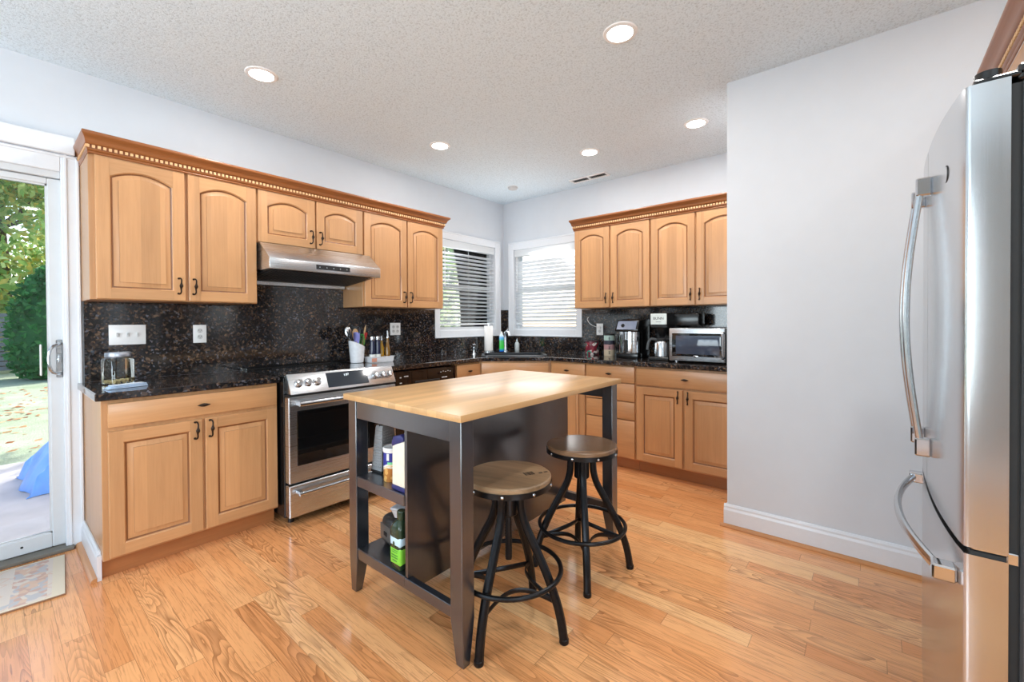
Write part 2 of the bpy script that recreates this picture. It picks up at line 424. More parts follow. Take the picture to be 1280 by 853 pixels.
# ---- kitchen corner windows: casing, sash, glass
def kitchen_window(name, axis, hole, plane, lo, hi, zlo, zhi):
    a0, a1, z0, z1 = hole
    def bx(bm, p0, p1, d0, d1, q0, q1, bev=.003):   # d measured from the wall plane, + into the wall
        if axis == 'x': box(bm, p0, p1, plane+d0, plane+d1, q0, q1, bev)
        else: box(bm, plane+d0, plane+d1, p0, p1, q0, q1, bev)
    bm = BM(); f = .04
    bx(bm, a0, a0+f, .05, .12, z0, z1); bx(bm, a1-f, a1, .05, .12, z0, z1)
    bx(bm, a0+f, a1-f, .05, .12, z0, z0+f); bx(bm, a0+f, a1-f, .05, .12, z1-f, z1)
    bx(bm, a0+f, a1-f, .06, .10, (z0+z1)/2-.018, (z0+z1)/2+.018)
    root = struct(name, bm, M['vinyl'])
    bm = BM()
    bx(bm, lo, a0+.004, -.018, .0, zlo, zhi); bx(bm, a1-.004, hi, -.018, .0, zlo, zhi)
    bx(bm, a0+.004, a1-.004, -.018, .0, zlo, z0+.004); bx(bm, a0+.004, a1-.004, -.018, .0, z1-.004, zhi)
    # raised outer bead of the casing
    b = .016
    bx(bm, lo, lo+b, -.026, -.018, zlo, zhi); bx(bm, hi-b, hi, -.026, -.018, zlo, zhi)
    bx(bm, lo+b, hi-b, -.026, -.018, zlo, zlo+b); bx(bm, lo+b, hi-b, -.026, -.018, zhi-b, zhi)
    struct('casing', bm, M['white'], root)
    bm = BM()
    bx(bm, a0, a0+.008, 0, .05, z0, z1, 0); bx(bm, a1-.008, a1, 0, .05, z0, z1, 0)
    bx(bm, a0, a1, 0, .05, z0-.0, z0+.012, 0); bx(bm, a0, a1, 0, .05, z1-.008, z1, 0)
    struct('jamb', bm, M['white'], root)
    bm = BM(); bx(bm, a0+f, a1-f, .078, .082, z0+f, z1-f, 0); struct('glass_pane', bm, M['glass'], root)
    return root
kitchen_window('window_1', 'x', WA, YA, 2.902, 3.918, 1.082, 2.20)
kitchen_window('window_2', 'y', WB, XB, 2.345, 3.352, 1.080, 2.185)
def blind(label, axis, hole, plane, tilt, zbot, wand_at):
    a0, a1, z0, z1 = hole; a0 += .014; a1 -= .014
    base = (((a0+a1)/2, plane+.026, zbot) if axis == 'x' else (plane+.026, (a0+a1)/2, zbot))
    root = thing('window_blind', label, 'blind', base, 0, 'white slatted window blinds')
    L = (a1-a0)/2
    def P(u, d, z): return (u, d, z) if axis == 'x' else (d, u, z)
    bm = BM(); zt = z1-zbot
    def bx(u0, u1, d0, d1, q0, q1, bev=.003):
        p, q = P(u0, d0, q0), P(u1, d1, q1); box(bm, min(p[0], q[0]), max(p[0], q[0]), min(p[1], q[1]), max(p[1], q[1]), q0, q1, bev)
    bx(-L, L, -.034, .02, zt-.085, zt-.010); obj('valance', bm, M['slat'], root)
    bm = BM(); bx(-L, L, -.016, .016, 0, .018); obj('bottom_rail', bm, M['slat'], root)
    bm = BM(); n = int((zt-.10-.03)/.0425); hw = .0235
    for i in range(n):
        z = .045+i*.0425; dy, dz = hw*math.cos(tilt), hw*math.sin(tilt)
        q = [(-dy, z+dz), (0, z+.003), (dy, z-dz), (dy, z-dz-.002), (0, z+.001), (-dy, z+dz-.002)]
        A = [bm.verts.new(P(-L, d, zz)) for d, zz in q]; Bv = [bm.verts.new(P(L, d, zz)) for d, zz in q]
        bm.faces.new(A); bm.faces.new(Bv[::-1])
        for k in range(6): bm.faces.new((A[k], Bv[k], Bv[(k+1) % 6], A[(k+1) % 6]))
    obj('slats', bm, M['slat'], root, smooth=20)
    bm = BM()
    for u in (-L*.72, 0, L*.72): tube(bm, [P(u, -.026, .01), P(u, -.026, zt-.08)], .0012, 5)
    obj('ladder_cords', bm, M['slat'], root)
    bm = BM(); tube(bm, [P(wand_at*L, -.042, zt-.09), P(wand_at*L, -.042, zt-.5)], .004, 8); obj('tilt_wand', bm, M['white_plastic'], root)
    return root
blind('white slatted blind in the window left of the corner, greenery behind it', 'x', WA, YA, .30, 1.215, -.86)
blind('white slatted blind in the window right of the corner, sunlit and nearly closed', 'y', WB, XB, .75, 1.215, .9)

# ---- sliding patio door
bm = BM(); y0, y1 = YA-.022, YA+.0
for (a, b, c, d) in ((.262, .338, 0, 2.176), (SD0-.07, SD0+.006, 0, 2.176), (SD0+.006, .262, SDH-.006, 2.176)):
    box(bm, a, b, y0, y1, c, d, .004)
    if b-a < .1: box(bm, a+.012, a+.024, y0-.006, y0, c, d, .002); box(bm, b-.016, b-.004, y0-.008, y0, c, d, .002)
box(bm, SD0-.07, .338, y0-.008, y0, 2.158, 2.172, .002)
box(bm, SD0-.07, .318, YA-.05, YA, 2.176, 2.272, .004); 
struct('trim_2', bm, M['white'])
door = None
bm = BM()
box(bm, SD1-.030, SD1, YA+.0, YA+.12, 0, SDH, .002); box(bm, SD0, SD0+.03, YA, YA+.12, 0, SDH, .002); box(bm, SD0+.03, SD1-.03, YA, YA+.12, 2.045, SDH, .002)
door = struct('door_1', bm, M['vinyl'])
bm = BM(); box(bm, SD0, SD1+.0, YA-.06, YA+.12, .0005, .018, .003); box(bm, SD0+.03, SD1-.03, YA+.03, YA+.04, .018, .03); box(bm, SD0+.03, SD1-.03, YA+.085, YA+.095, .018, .03)
struct('threshold', bm, plain('grey_threshold', (120, 116, 108), .5, .4), door)
def sash(x0, x1, ya, yb, nm, gl):
    bm = BM(); st = .055
    box(bm, x0, x0+st, ya, yb, .02, 2.042, .004); box(bm, x1-st, x1, ya, yb, .02, 2.042, .004)
    box(bm, x0+st, x1-st, ya, yb, .02, .097, .004); box(bm, x0+st, x1-st, ya, yb, 2.008, 2.042, .004)
    # glazing bead
    for (a, b, c, d) in ((x0+st, x0+st+.008, .097, 2.008), (x1-st-.008, x1-st, .097, 2.008), (x0+st, x1-st, .097, .105), (x0+st, x1-st, 2.0, 2.008)):
        box(bm, a, b, ya+.01, yb-.01, c, d, 0)
    s = struct(nm, bm, M['vinyl'], door)
    bm = BM(); box(bm, x0+st+.006, x1-st-.006, (ya+yb)/2-.003, (ya+yb)/2+.003, .103, 2.002); struct(gl, bm, M['glass'], s)
    return s
s1 = sash(-.64, .268, YA+.018, YA+.058, 'sliding_panel', 'glass_pane')
s2 = sash(SD0+.03, -.60, YA+.066, YA+.106, 'fixed_panel', 'glass_pane')
bm = BM(); box(bm, .236, .262, YA+.008, YA+.018, .948, 1.158, .004)
tube(bm, sm([(.249, YA+.01, .975), (.245, YA-.018, .972), (.215, YA-.045, .99), (.205, YA-.05, 1.055), (.215, YA-.045, 1.115), (.245, YA-.018, 1.135), (.249, YA+.01, 1.132)], 6), .0075, 10)
cyl(bm, (.249, YA-.006, 1.045), .008, .018, 'y', 12); box(bm, .246, .252, YA-.02, YA, 1.035, 1.07, .002); box(bm, .238, .260, YA-.002, YA+.01, 1.08, 1.11, .002)
struct('door_handle', bm, M['handle_steel'], s1)
bm = BM(); cyl(bm, (.1, YA+.0175, .06), .006, .003, 'y', 12); struct('screw_plug', bm, M['rubber'], s1)
bm = BM(); box(bm, .175, .183, YA-.001, YA+.018, .965, 1.135, .003); struct('pull_edge', bm, M['white_plastic'], s1)

# ------------------------------------------------------------------ cabinets
def loop(w, h, m, arch, M_=14, rise=.045):
    # outline inset by m: bottom two corners, right, arch, left; arch spans the opening
    x = w/2-m; zt = h-m; pts = [(-x, m), (x, m)]
    for i in range(M_+1):
        t = i/M_; px = x-2*x*t
        if arch:
            k = px/(w/2-.055); pz = zt-rise*min(1, k*k)
        else: pz = zt
        pts.append((px, pz))
    return pts
def door_bm(w, h, arch, t=.019, stile=.056):
    bm = BM(); st = stile
    seq = [(loop(w, h, 0, False), t), (loop(w, h, 0, False), .003), (loop(w, h, .003, False), 0),
           (loop(w, h, st, arch), 0), (loop(w, h, st+.005, arch), .008), (loop(w, h, st+.010, arch), .011), (loop(w, h, st+.013, arch), .011), (loop(w, h, st+.036, arch), .0045), (loop(w, h, st+.0365, arch), .001), (loop(w, h, st+.040, arch), .001)]
    rings = [[bm.verts.new((x, -t+d, z)) for x, z in L] for L, d in seq]
    n = len(rings[0])
    bm.faces.new(rings[0])
    for j in range(len(rings)-1):
        A, Bv = rings[j], rings[j+1]
        if j == 2:      # front of the frame: full-height stiles, rails between them
            o_, k = w/2-.003, w/2-st; V = lambda x, z: bm.verts.new((x, -t, z)); g = .0006
            for sg in (-1, 1): bm.faces.new([V(sg*k, .003), V(sg*o_, .003), V(sg*o_, h-.003), V(sg*k, h-.003)][::sg])
            bm.faces.new([V(-k+g, .003), V(k-g, .003), V(k-g, st), V(-k+g, st)]).material_index = 1
            for i in range(2, n-1):
                (xa, za), (xb, zb) = seq[3][0][i], seq[3][0][i+1]
                xa = min(xa, k-g); xb = max(xb, -k+g)
                bm.faces.new([V(xb, zb), V(xa, za), V(xa, h-.003), V(xb, h-.003)]).material_index = 1
            continue
        for i in range(n):
            f = bm.faces.new((A[i], A[(i+1) % n], Bv[(i+1) % n], Bv[i]))
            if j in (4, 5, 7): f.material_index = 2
    bm.faces.new(rings[-1])
    for f in bm.faces: f.normal_update()
    bad = [f for f in bm.faces if f.normal.y > .5 and abs(f.calc_center_median().y) > 1e-4]
    bmesh.ops.reverse_faces(bm, faces=bad)
    # stile / rail joint: tiny shadow lines
    return bm
def slab_bm(w, h, t=.019):
    bm = BM(); box(bm, -w/2, w/2, -t, 0, 0, h, .004, 0, 2); return bm
def pull_bm(flip=1):
    bm = BM()
    pts = sm([(-.006*flip, .002, .044), (-.001*flip, -.012, .045), (.002*flip, -.022, .034), (.001*flip, -.024, .016), (.0, -.025, 0), (-.001*flip, -.024, -.016), (.0, -.022, -.034), (-.003*flip, -.012, -.045), (-.008*flip, .002, -.044)], 5)
    n = len(pts); rad = [.0040+.0058*math.exp(-((i/(n-1)-.5)/.085)**2)+.001*(abs(i/(n-1)-.5) > .42) for i in range(n)]
    tube(bm, pts, rad, 8); cyl(bm, (-.006*flip, -.001, .044), .0065, .003, 'y', 10); cyl(bm, (-.008*flip, -.001, -.044), .0065, .003, 'y', 10)
    return bm
def knob_bm():
    bm = BM(); cyl(bm, (0, -.012, 0), .005, .014, 'y', 10)
    lathe(bm, [(.001, -.03), (.004, -.022), (.0075, -.012), (.0095, 0), (.0075, .012), (.004, .022), (.001, .03)], (0, -.02, 0), 12, 'x')
    return bm
def add_door(root, x0, x1, z0, z1, arch, pull=None, pz=None):
    bm = door_bm(x1-x0, z1-z0, arch); d = obj('door', bm, [M['maple'], M['maple_h'], M['groove_shade']], root, recalc=False)
    d.location = ((x0+x1)/2, 0, z0)
    if pull:
        px = (x1-x0)/2-.028 if pull == 'r' else -((x1-x0)/2-.028)
        h = obj('handle', pull_bm(1 if pull == 'r' else 1), M['bronze'], d); h.location = (px, -.019, pz-z0)
    return d
def add_drawer(root, x0, x1, z0, z1, knob=True):
    d = obj('drawer', slab_bm(x1-x0, z1-z0), M['maple_h'], root); d.location = ((x0+x1)/2, 0, z0)
    if knob:
        k = obj('knob', knob_bm(), M['bronze'], d); k.location = (0, -.019, (z1-z0)/2)
    return d
UB, UT = 1.372, 2.14
def upper(label, loc, rz, W, D, doors, z0=UB, z1=UT, pz=None):
    root = thing('wall_cabinet', label, 'cabinet', loc, rz, 'maple wall cabinets')
    bm = BM(); box(bm, 0, W, 0.001, D, z0-loc[2], z1-loc[2], .002)
    obj('carcass', bm, M['maple'], root)
    for (a, b, p) in doors: add_door(root, a, b, z0+.004-loc[2], z1-.012-loc[2], True, p, (pz or z0+.09)-loc[2])
    return root
FY = YA-.317      # carcass front of wall cabinets on the back wall
UD = .317-.004
xs = .338
upper('tall maple wall cabinet left of the range hood, two arched doors', (.338, FY, UB), 0, .798, UD, [(.024, .408, 'r'), (.424, .792, 'l')])
upper('short maple wall cabinet directly above the steel range hood', (1.138, FY, 1.778), 0, .768, UD, [(.004, .384, 'r'), (.396, .766, 'l')], 1.778, UT, 1.86)
upper('tall maple wall cabinet between the range hood and the corner window', (1.908, FY, UB), 0, .832, UD, [(.010, .418, 'r'), (.430, .828, 'l')])
FX = XB-.317
upper('maple wall cabinet beside the corner window, above the coffee canister', (FX, 2.246, UB), -PI/2, .762, UD, [(.006, .374, 'r'), (.390, .755, 'l')])
upper('maple wall cabinet above the microwave, partly hidden by the wall edge', (FX, 1.482, UB), -PI/2, .80, UD, [(.006, .372, 'r'), (.386, .79, 'l')])
upper('maple cabinet over the refrigerator, mostly out of frame', (2.84, -.39, 1.80), PI, 1.475, .62, [(.01, .732, 'r'), (.742, 1.465, 'l')], 1.80, UT, 1.88)
def crown(label, loc, rz, W, D, left=True, right=True, zb=2.128):
    root = thing('crown_molding', label, 'molding', loc, rz, 'dentil crown mouldings')
    prof = [(0, 0), (.004, 0), (.007, .004), (.007, .008), (.004, .011), (.009, .015), (.013, .020), (.013, .024), (.009, .024), (.009, .043), (.019, .045), (.024, .050), (.026, .058), (.030, .068), (.038, .078), (.047, .085), (.050, .090), (.050, .099), (.046, .103), (0, .103)]
    bm = BM(); sec = []
    for o, z in prof:
        p = []
        so = o*.55
        if left: p.append((-so, D, z))
        p.append((-so if left else 0, -o, z)); p.append((W+o if right else W, -o, z))
        if right: p.append((W+o, D, z))
        sec.append([bm.verts.new(q) for q in p])
    n = len(prof); m = len(sec[0])
    for i in range(n):
        A, Bv = sec[i], sec[(i+1) % n]
        for j in range(m-1): bm.faces.new((A[j], A[j+1], Bv[j+1], Bv[j]))
    bm.faces.new([s[0] for s in sec]); bm.faces.new([s[-1] for s in sec][::-1])
    obj('cornice', bm, M['crown'], root, smooth=50)
    bm = BM(); pitch = .0215; k = int((W+.05)/pitch)
    for i in range(k):
        x = -.008+i*pitch
        if x > W+.004: break
        box(bm, x, x+.012, -.0165, -.0085, .026, .041)
    if left:
        for i in range(int((D-.01)/pitch)): box(bm, -.0115, -.004, -.010+i*pitch, -.0+i*pitch, .026, .041)
    if right:
        for i in range(int((D-.01)/pitch)): box(bm, W+.0085, W+.0165, -.012+i*pitch, -.0+i*pitch, .026, .041)
    obj('dentil_strip', bm, M['dentil'], root, smooth=0)
    return root
CRZ = 2.126
def crown_at(label, loc, rz, W, D, l, r): return crown(label, (loc[0], loc[1], CRZ), rz, W, D, l, r)
crown_at('long dentil crown molding on the cabinets around the range hood', (.338, FY-.020, 0), 0, 2.402, UD+.02, True, True)
crown_at('dentil crown molding on the cabinets above the microwave', (FX-.020, 2.246, 0), -PI/2, 1.565, UD+.02, True, False)
crown_at('dentil crown molding of the cabinet over the refrigerator', (2.84, -.37, 0), PI, 1.475, .6, False, False)

BT = .876
def base(label, loc, rz, W, D, fronts, rem=''):
    root = thing('base_cabinet', label, 'cabinet', loc, rz, 'maple base cabinets')
    bm = BM()
    if 'sink' in label and 'diagonal' in label: box(bm, 0, W, .001, D, .1, .68, .002); box(bm, 0, W, .001, .045, .68, BT, .001)
    else: box(bm, 0, W, .001, D, .1, BT, .002)
    obj('carcass', bm, M['maple'], root)
    bm = BM(); box(bm, 0, W, .062, .078, 0.0, .1, .001); obj('toe_kick', bm, M['kick'], root)
    for f in fronts:
        if f[0] == 'd': add_drawer(root, *f[1:])
        else: add_door(root, f[1], f[2], f[3], f[4], False, f[5], f[6])
    return root
BY, BX, BD = YA-.612, XB-.612, .60
base('maple base cabinet left of the range, one wide drawer over two doors', (.338, BY, 0), 0, .797, BD,
     [('d', .022, .790, .742, .858), ('o', .022, .404, .112, .722, 'r', .665), ('o', .416, .790, .112, .722, 'l', .665)])
base('narrow maple base cabinet between the black dishwasher and the sink', (2.622, BY, 0), 0, .312, BD-.05,
     [('d', .010, .302, .742, .862), ('o', .010, .302, .112, .722, 'r', .665)])
dgA, dgB = Vector((2.934, BY)), Vector((BX, 2.336)); dv = dgB-dgA; dl = dv.length; da = math.atan2(dv.y, dv.x)
base('diagonal maple sink cabinet across the room corner', (dgA.x, dgA.y, 0), da, dl, .34,
     [('d', .020, dl-.020, .735, .862, False), ('o', .020, dl/2-.004, .112, .715, 'r', .665), ('o', dl/2+.004, dl-.020, .112, .715, 'l', .665)])
base('narrow maple base cabinet right of the sink, partly hidden by the island', (BX, 2.336, 0), -PI/2, .384, BD-.05,
     [('d', .016, .374, .735, .866), ('o', .016, .374, .112, .722, 'r', .665)])
base('maple base cabinet with a stack of four drawers', (BX, 1.950, 0), -PI/2, .46, BD,
     [('d', .006, .452, .732, .868), ('d', .006, .452, .580, .724), ('d', .006, .452, .428, .572, False), ('d', .006, .452, .112, .420, False)])
base('maple base cabinet below the microwave, wide drawer over two doors', (BX, 1.488, 0), -PI/2, .80, BD,
     [('d', .006, .79, .728, .862), ('o', .006, .374, .112, .712, 'r', .655), ('o', .392, .79, .112, .712, 'l', .655)])
bm = BM(); box(bm, 1.922, 1.972, BY+.001, BY+.55, .1, BT, .001); box(bm, 1.922, 1.972, BY+.06, BY+.08, 0, .1)
tag(obj('filler_panel', bm, M['maple']), 'narrow maple filler strip between the range and the dishwasher', 'panel')
# end skirt of the left base cabinet
bm = BM(); prism(bm, [(.337, 0), (.321, 0), (.321, .10), (.325, .112), (.325, .122), (.331, .135), (.337, .135)], 'y', BY+.055, YA-.023)
box(bm, .321, .3375, BY+.035, BY+.055, 0, .12); struct('baseboard_cabinet', bm, M['white'], smooth=0)
bm = BM(); prism(bm, [(.3205, 0.0005), (.296, .0005), (.298, .012), (.306, .019), (.3205, .021)], 'y', BY+.03, YA-.025); struct('trim_3', bm, M['oakshoe'])

# ---- counters
def slab_poly(poly, z0, z1, hole=None, bev=.006):
    bm = BM()
    if hole is None:
        prism(bm, poly, 'z', z0, z1); return bm
    es = []
    for L in (poly, hole):
        vs_ = [bm.verts.new((x, y, z1)) for x, y in L]
        es += [bm.edges.new((vs_[i], vs_[(i+1) % len(vs_)])) for i in range(len(vs_))]
    bmesh.ops.triangle_fill(bm, use_beauty=True, use_dissolve=False, edges=es)
    r = bmesh.ops.extrude_face_region(bm, geom=bm.faces[:])
    bmesh.ops.translate(bm, verts=[g for g in r['geom'] if isinstance(g, bmesh.types.BMVert)], vec=(0, 0, z0-z1))
    return bm
CT0, CT1 = .877, .914
def bevel_mod(o, wd, seg=2):
    m = o.modifiers.new('edge', 'BEVEL'); m.width = wd; m.segments = seg; m.limit_method = 'ANGLE'; m.angle_limit = math.radians(50)
CF = YA-.65
bm = slab_poly([(.314, CF), (1.138, CF), (1.138, YA-.024), (.314, YA-.024)], CT0, CT1)
o = tag(obj('countertop', bm, M['granite'], smooth=0), 'dark granite countertop left of the range, holding a glass jar', 'countertop', 'granite countertops'); bevel_mod(o, .005)
ang = da; mid = (dgA+dgB)/2; nrm = Vector((-math.sin(ang), math.cos(ang))); tx = Vector((math.cos(ang), math.sin(ang)))
sc = mid+nrm*.30
def rel(a, b): p = sc+tx*a+nrm*b; return (p.x, p.y)
def rrect(hx, hy, r, n=5):
    out = []
    for cx_, cy_, a0 in ((hx-r, hy-r, 0), (-hx+r, hy-r, PI/2), (-hx+r, -hy+r, PI), (hx-r, -hy+r, 1.5*PI)):
        for i in range(n+1):
            a = a0+PI/2*i/n; out.append(rel(cx_+r*math.cos(a), cy_+r*math.sin(a)))
    return out
HX, HY = .30, .205
XF = XB-.65
outer = [(1.921, CF), (2.915, CF), (2.945, CF+.004), (XF-.012, 2.338), (XF, 2.31), (XF, YP+.022), (XB-.022, YP+.022), (XB-.022, YA-.022), (1.921, YA-.022)]
bm = slab_poly(outer, CT0, CT1, rrect(HX, HY, .06))
o = tag(obj('countertop', bm, M['granite'], smooth=0), 'dark granite corner countertop with the sink, microwave and coffee makers', 'countertop', 'granite countertops'); bevel_mod(o, .005)
bm = BM()
R0 = rrect(HX+.02, HY+.02, .07); R1 = rrect(HX-.008, HY-.008, .055); R2 = rrect(HX-.03, HY-.03, .05)
lv = [(R0, CT1+.0005), (R0, CT1+.008), (R1, CT1+.009), (R1, CT1-.02), (R2, CT1-.035), ([( (p[0]-sc.x)*.9+sc.x, (p[1]-sc.y)*.9+sc.y) for p in R2], CT1-.19)]
rings = [[bm.verts.new((x, y, z)) for x, y in L] for L, z in lv]
for A, Bv in zip(rings, rings[1:]):
    for i in range(len(A)): bm.faces.new((A[i], A[(i+1) % len(A)], Bv[(i+1) % len(A)], Bv[i]))
bm.faces.new(rings[-1])
tag(obj('sink', bm, plain('black_composite_sink', (34, 35, 40), .3), recalc=True), 'black drop-in kitchen sink in the granite corner counter', 'sink')

# ---- backsplash (fixed to the walls)
bm = BM(); g0, g1 = YA-.022, YA-.001
box(bm, .345, 1.139, g0, g1, CT1, UB-.001); box(bm, 1.139, 1.907, g0, g1, CT1, 1.70); box(bm, 1.907, 2.739, g0, g1, CT1, UB-.001)
box(bm, 2.739, 2.900, g0, g1, CT1, 1.372); box(bm, 2.900, 3.92, g0, g1, CT1, 1.081); box(bm, 3.92, XB-.001, g0, g1, CT1, 1.389)
struct('backsplash_back', bm, M['gtile_x'], smooth=0)
bm = BM(); g0, g1 = XB-.022, XB-.001
box(bm, g0, g1, 3.354, YA-.023, CT1, 1.389); box(bm, g0, g1, 2.344, 3.354, CT1, 1.079); box(bm, g0, g1, YP+.002, 2.344, CT1, UB-.001)
struct('backsplash_right', bm, M['gtile_y'], smooth=0)

# ------------------------------------------------------------------ range hood
def hood():
    root = thing('range_hood', 'stainless steel range hood over the slide-in range', 'range hood', (1.52, YA-.03, 1.52))
    x0, x1 = 1.142, 1.946
    yb = YA-.03
    bm = BM(); prism(bm, [(2.935, 1.592), (2.935, 1.662), (3.085, 1.776), (FY-.03, 1.776), (FY-.03, 1.592)], 'x', x0-.002, x1, bev=.003)
    box(bm, 1.142, 1.904, FY-.03, yb, 1.60, 1.776, .002)
    obj('canopy', bm, M['steel'], root, world=True)
    bm = BM()
    prism(bm, [(2.96, 1.5915), (yb-.03, 1.548), (yb-.03, 1.560), (2.96, 1.600)], 'x', x0+.015, 1.890)
    for i in range(34):
        x = x0+.03+i*.022
        prism(bm, [(2.985, 1.5885), (yb-.05, 1.5495), (yb-.05, 1.5465), (2.985, 1.5855)], 'x', x, x+.010, 1)
    obj('baffle_filter', bm, [M['blackmatte'], M['graphite']], root, world=True, smooth=0)
    bm = BM(); box(bm, 1.142, 1.904, yb-.03, yb, 1.520, 1.60, .003); obj('rear_rail', bm, M['steel'], root, world=True)
    bm = BM(); box(bm, 1.440, 1.690, 2.932, 2.936, 1.612, 1.645, .001); p = obj('control_strip', bm, M['blackglass'], root, world=True)
    for i in range(5):
        b = BM(); cyl(b, (1.465+i*.05, 2.9318, 1.628), .004, .0008, 'y', 10); obj('button', b, M['handle_steel'], p, world=True)
hood()

# ------------------------------------------------------------------ range
def range_():
    root = thing('kitchen_range', 'stainless slide-in electric range with black glass cooktop below the hood', 'range', (1.53, 3.05, 0))
    W = lambda nm, b, m, par=root, **k: obj(nm, b, m, par, world=True, **k)
    x0, x1 = 1.146, 1.916
    bm = BM(); box(bm, x0, x1, 2.765, YA-.03, .045, .905, .003)
    for x in (x0+.05, x1-.05):
        for y in (2.80, 3.34): cyl(bm, (x, y, 0), .018, .05)
    W('body', bm, M['black'])
    bm = BM(); box(bm, x0-.003 if False else x0, x1, 2.778, 3.36, .905, .920, .004); ct = W('cooktop', bm, M['blackglass'])
    bm = BM()
    for cx_, cy_, r in ((1.34, 2.95, .115), (1.34, 3.22, .075), (1.53, 3.25, .06), (1.73, 2.95, .085), (1.73, 3.2, .10)):
        for rr in (r, r*.62):
            n = 40; A = [bm.verts.new((cx_+rr*math.cos(2*PI*i/n), cy_+rr*math.sin(2*PI*i/n), .9204)) for i in range(n)]
            Bv = [bm.verts.new((cx_+(rr-.003)*math.cos(2*PI*i/n), cy_+(rr-.003)*math.sin(2*PI*i/n), .9204)) for i in range(n)]
            for i in range(n): bm.faces.new((A[i], A[(i+1) % n], Bv[(i+1) % n], Bv[i]))
    W('burner_rings', bm, plain('grey_burner_print', (90, 92, 96), .2), ct)
    bm = BM(); box(bm, x0, x1, 3.36, YA-.024, .905, .930, .003)
    for i in range(6): box(bm, x0+.03+i*.12, x0+.03+i*.12+.105, 3.375, 3.385, .9301, .936, .002); box(bm, x0+.03+i*.12, x0+.03+i*.12+.105, 3.40, 3.408, .9301, .936, .002)
    W('rear_vent', bm, M['black'])
    bm = BM(); prism(bm, [(2.704, .806), (2.762, .926), (2.778, .926), (2.778, .806)], 'x', x0+.018, x1, bev=.003); cp = W('control_panel', bm, M['steel'])
    sl = math.atan2(2.762-2.704, .926-.806); tl = Matrix.Rotation(-sl, 3, 'X')
    def on(x, t, d=0):  # point on the sloped face
        c = Vector((x, 2.704+(2.762-2.704)*t, .806+.12*t)); nn = Vector((0, -math.cos(sl), math.sin(sl))); return c+nn*d
    # display
    bm = BM(); L = [on(1.405, .14, .001), on(1.700, .14, .001), on(1.700, .9, .001), on(1.405, .9, .001)]
    L2 = [on(1.405, .14, -.003), on(1.700, .14, -.003), on(1.700, .9, -.003), on(1.405, .9, -.003)]
    A = [bm.verts.new(p) for p in L]; Bv = [bm.verts.new(p) for p in L2]
    bm.faces.new(A); bm.faces.new(Bv[::-1])
    for i in range(4): bm.faces.new((A[i], Bv[i], Bv[(i+1) % 4], A[(i+1) % 4]))
    dsp = W('display', bm, M['display'], cp)
    p = on(1.545, .72, .0014); tx_ = text('clock_digits', '1:07', .022, emit('clock_glow', (.75, .85, .9), .9), dsp, p-wloc(root), (PI/2-sl, 0, 0), .0002)
    for x in (1.218, 1.277, 1.336, 1.757, 1.815, 1.873):
        bm = BM(); q = on(x, .50, 0)
        R = Matrix.Rotation(PI/2-sl, 3, 'X')
        lathe(bm, [(.026, 0), (.026, .006), (.021, .008), (.021, .030), (.0195, .033), (.010, .034)], q, 24, 'z', 0, R)
        b2 = W('knob', bm, M['chrome'], cp)
    bm = BM(); box(bm, x0+.004, x1-.002, 2.706, 2.763, .262, .792, .005); dr = W('oven_door', bm, M['steel'])
    bm = BM(); box(bm, x0+.052, x1-.052, 2.7035, 2.712, .365, .705, .003); W('oven_window', bm, M['blackglass'], dr)
    bm = BM(); box(bm, x0+.004, x1-.002, 2.708, 2.77, .794, .803); W('vent_gap', bm, M['blackmatte'], root)
    bm = BM(); tube(bm, [(x0+.045, 2.655, .752), (x1-.045, 2.655, .752)], .0155, 14)
    for x in (x0+.062, x1-.062): box(bm, x-.015, x+.015, 2.650, 2.708, .739, .765, .003)
    W('door_handle', bm, M['handle_steel'], dr)
    bm = BM(); box(bm, x0+.004, x1-.002, 2.706, 2.763, .055, .250, .005); wd = W('warming_drawer', bm, M['steel'])
    bm = BM(); tube(bm, [(x0+.045, 2.662, .205), (x1-.045, 2.662, .205)], .013, 14)
    for x in (x0+.062, x1-.062): box(bm, x-.014, x+.014, 2.662, 2.708, .197, .213, .003)
    W('drawer_handle', bm, M['handle_steel'], wd)
range_()

# ------------------------------------------------------------------ dishwasher
def dishwasher():
    root = thing('dishwasher', 'black dishwasher under the granite counter right of the range', 'dishwasher', (2.295, 3.1, 0))
    W = lambda nm, b, m, par=root: obj(nm, b, m, par, world=True)
    x0, x1 = 1.978, 2.614
    bm = BM(); box(bm, x0, x1, BY+.02, BY+.56, .012, .87, .003); W('tub', bm, M['black'])
    bm = BM(); box(bm, x0+.002, x1-.002, BY-.022, BY+.02, .115, .735, .006); W('door', bm, M['black'])
    bm = BM(); box(bm, x0+.002, x1-.002, BY-.026, BY+.02, .742, .868, .006)
    box(bm, x0+.03, x1-.03, BY-.029, BY-.026, .792, .796); pn = W('control_panel', bm, M['blackglass'])
    bm = BM(); box(bm, x0+.19, x1-.19, BY-.034, BY-.026, .752, .775, .004); W('latch_recess', bm, M['blackmatte'], pn)
    lg = plain('white_print', (205, 208, 210), .5)
    for a, b, z in ((.085, .125, .818), (.045, .06, .812), (.045, .065, .770), (.47, .50, .775), (.505, .53, .775)): 
        bm = BM(); box(bm, x0+a, x0+b, BY-.0272, BY-.026, z, z+.008); W('panel_mark', bm, lg, pn)
    for i in range(5):
        bm = BM(); box(bm, x0+.455+i*.026, x0+.468+i*.026, BY-.0272, BY-.026, .822+(i % 2)*.006, .826+(i % 2)*.006); W('panel_mark', bm, lg, pn)
    bm = BM(); box(bm, x0+.002, x1-.002, BY+.04, BY+.06, .0, .11); W('toe_panel', bm, M['blackmatte'])
dishwasher()

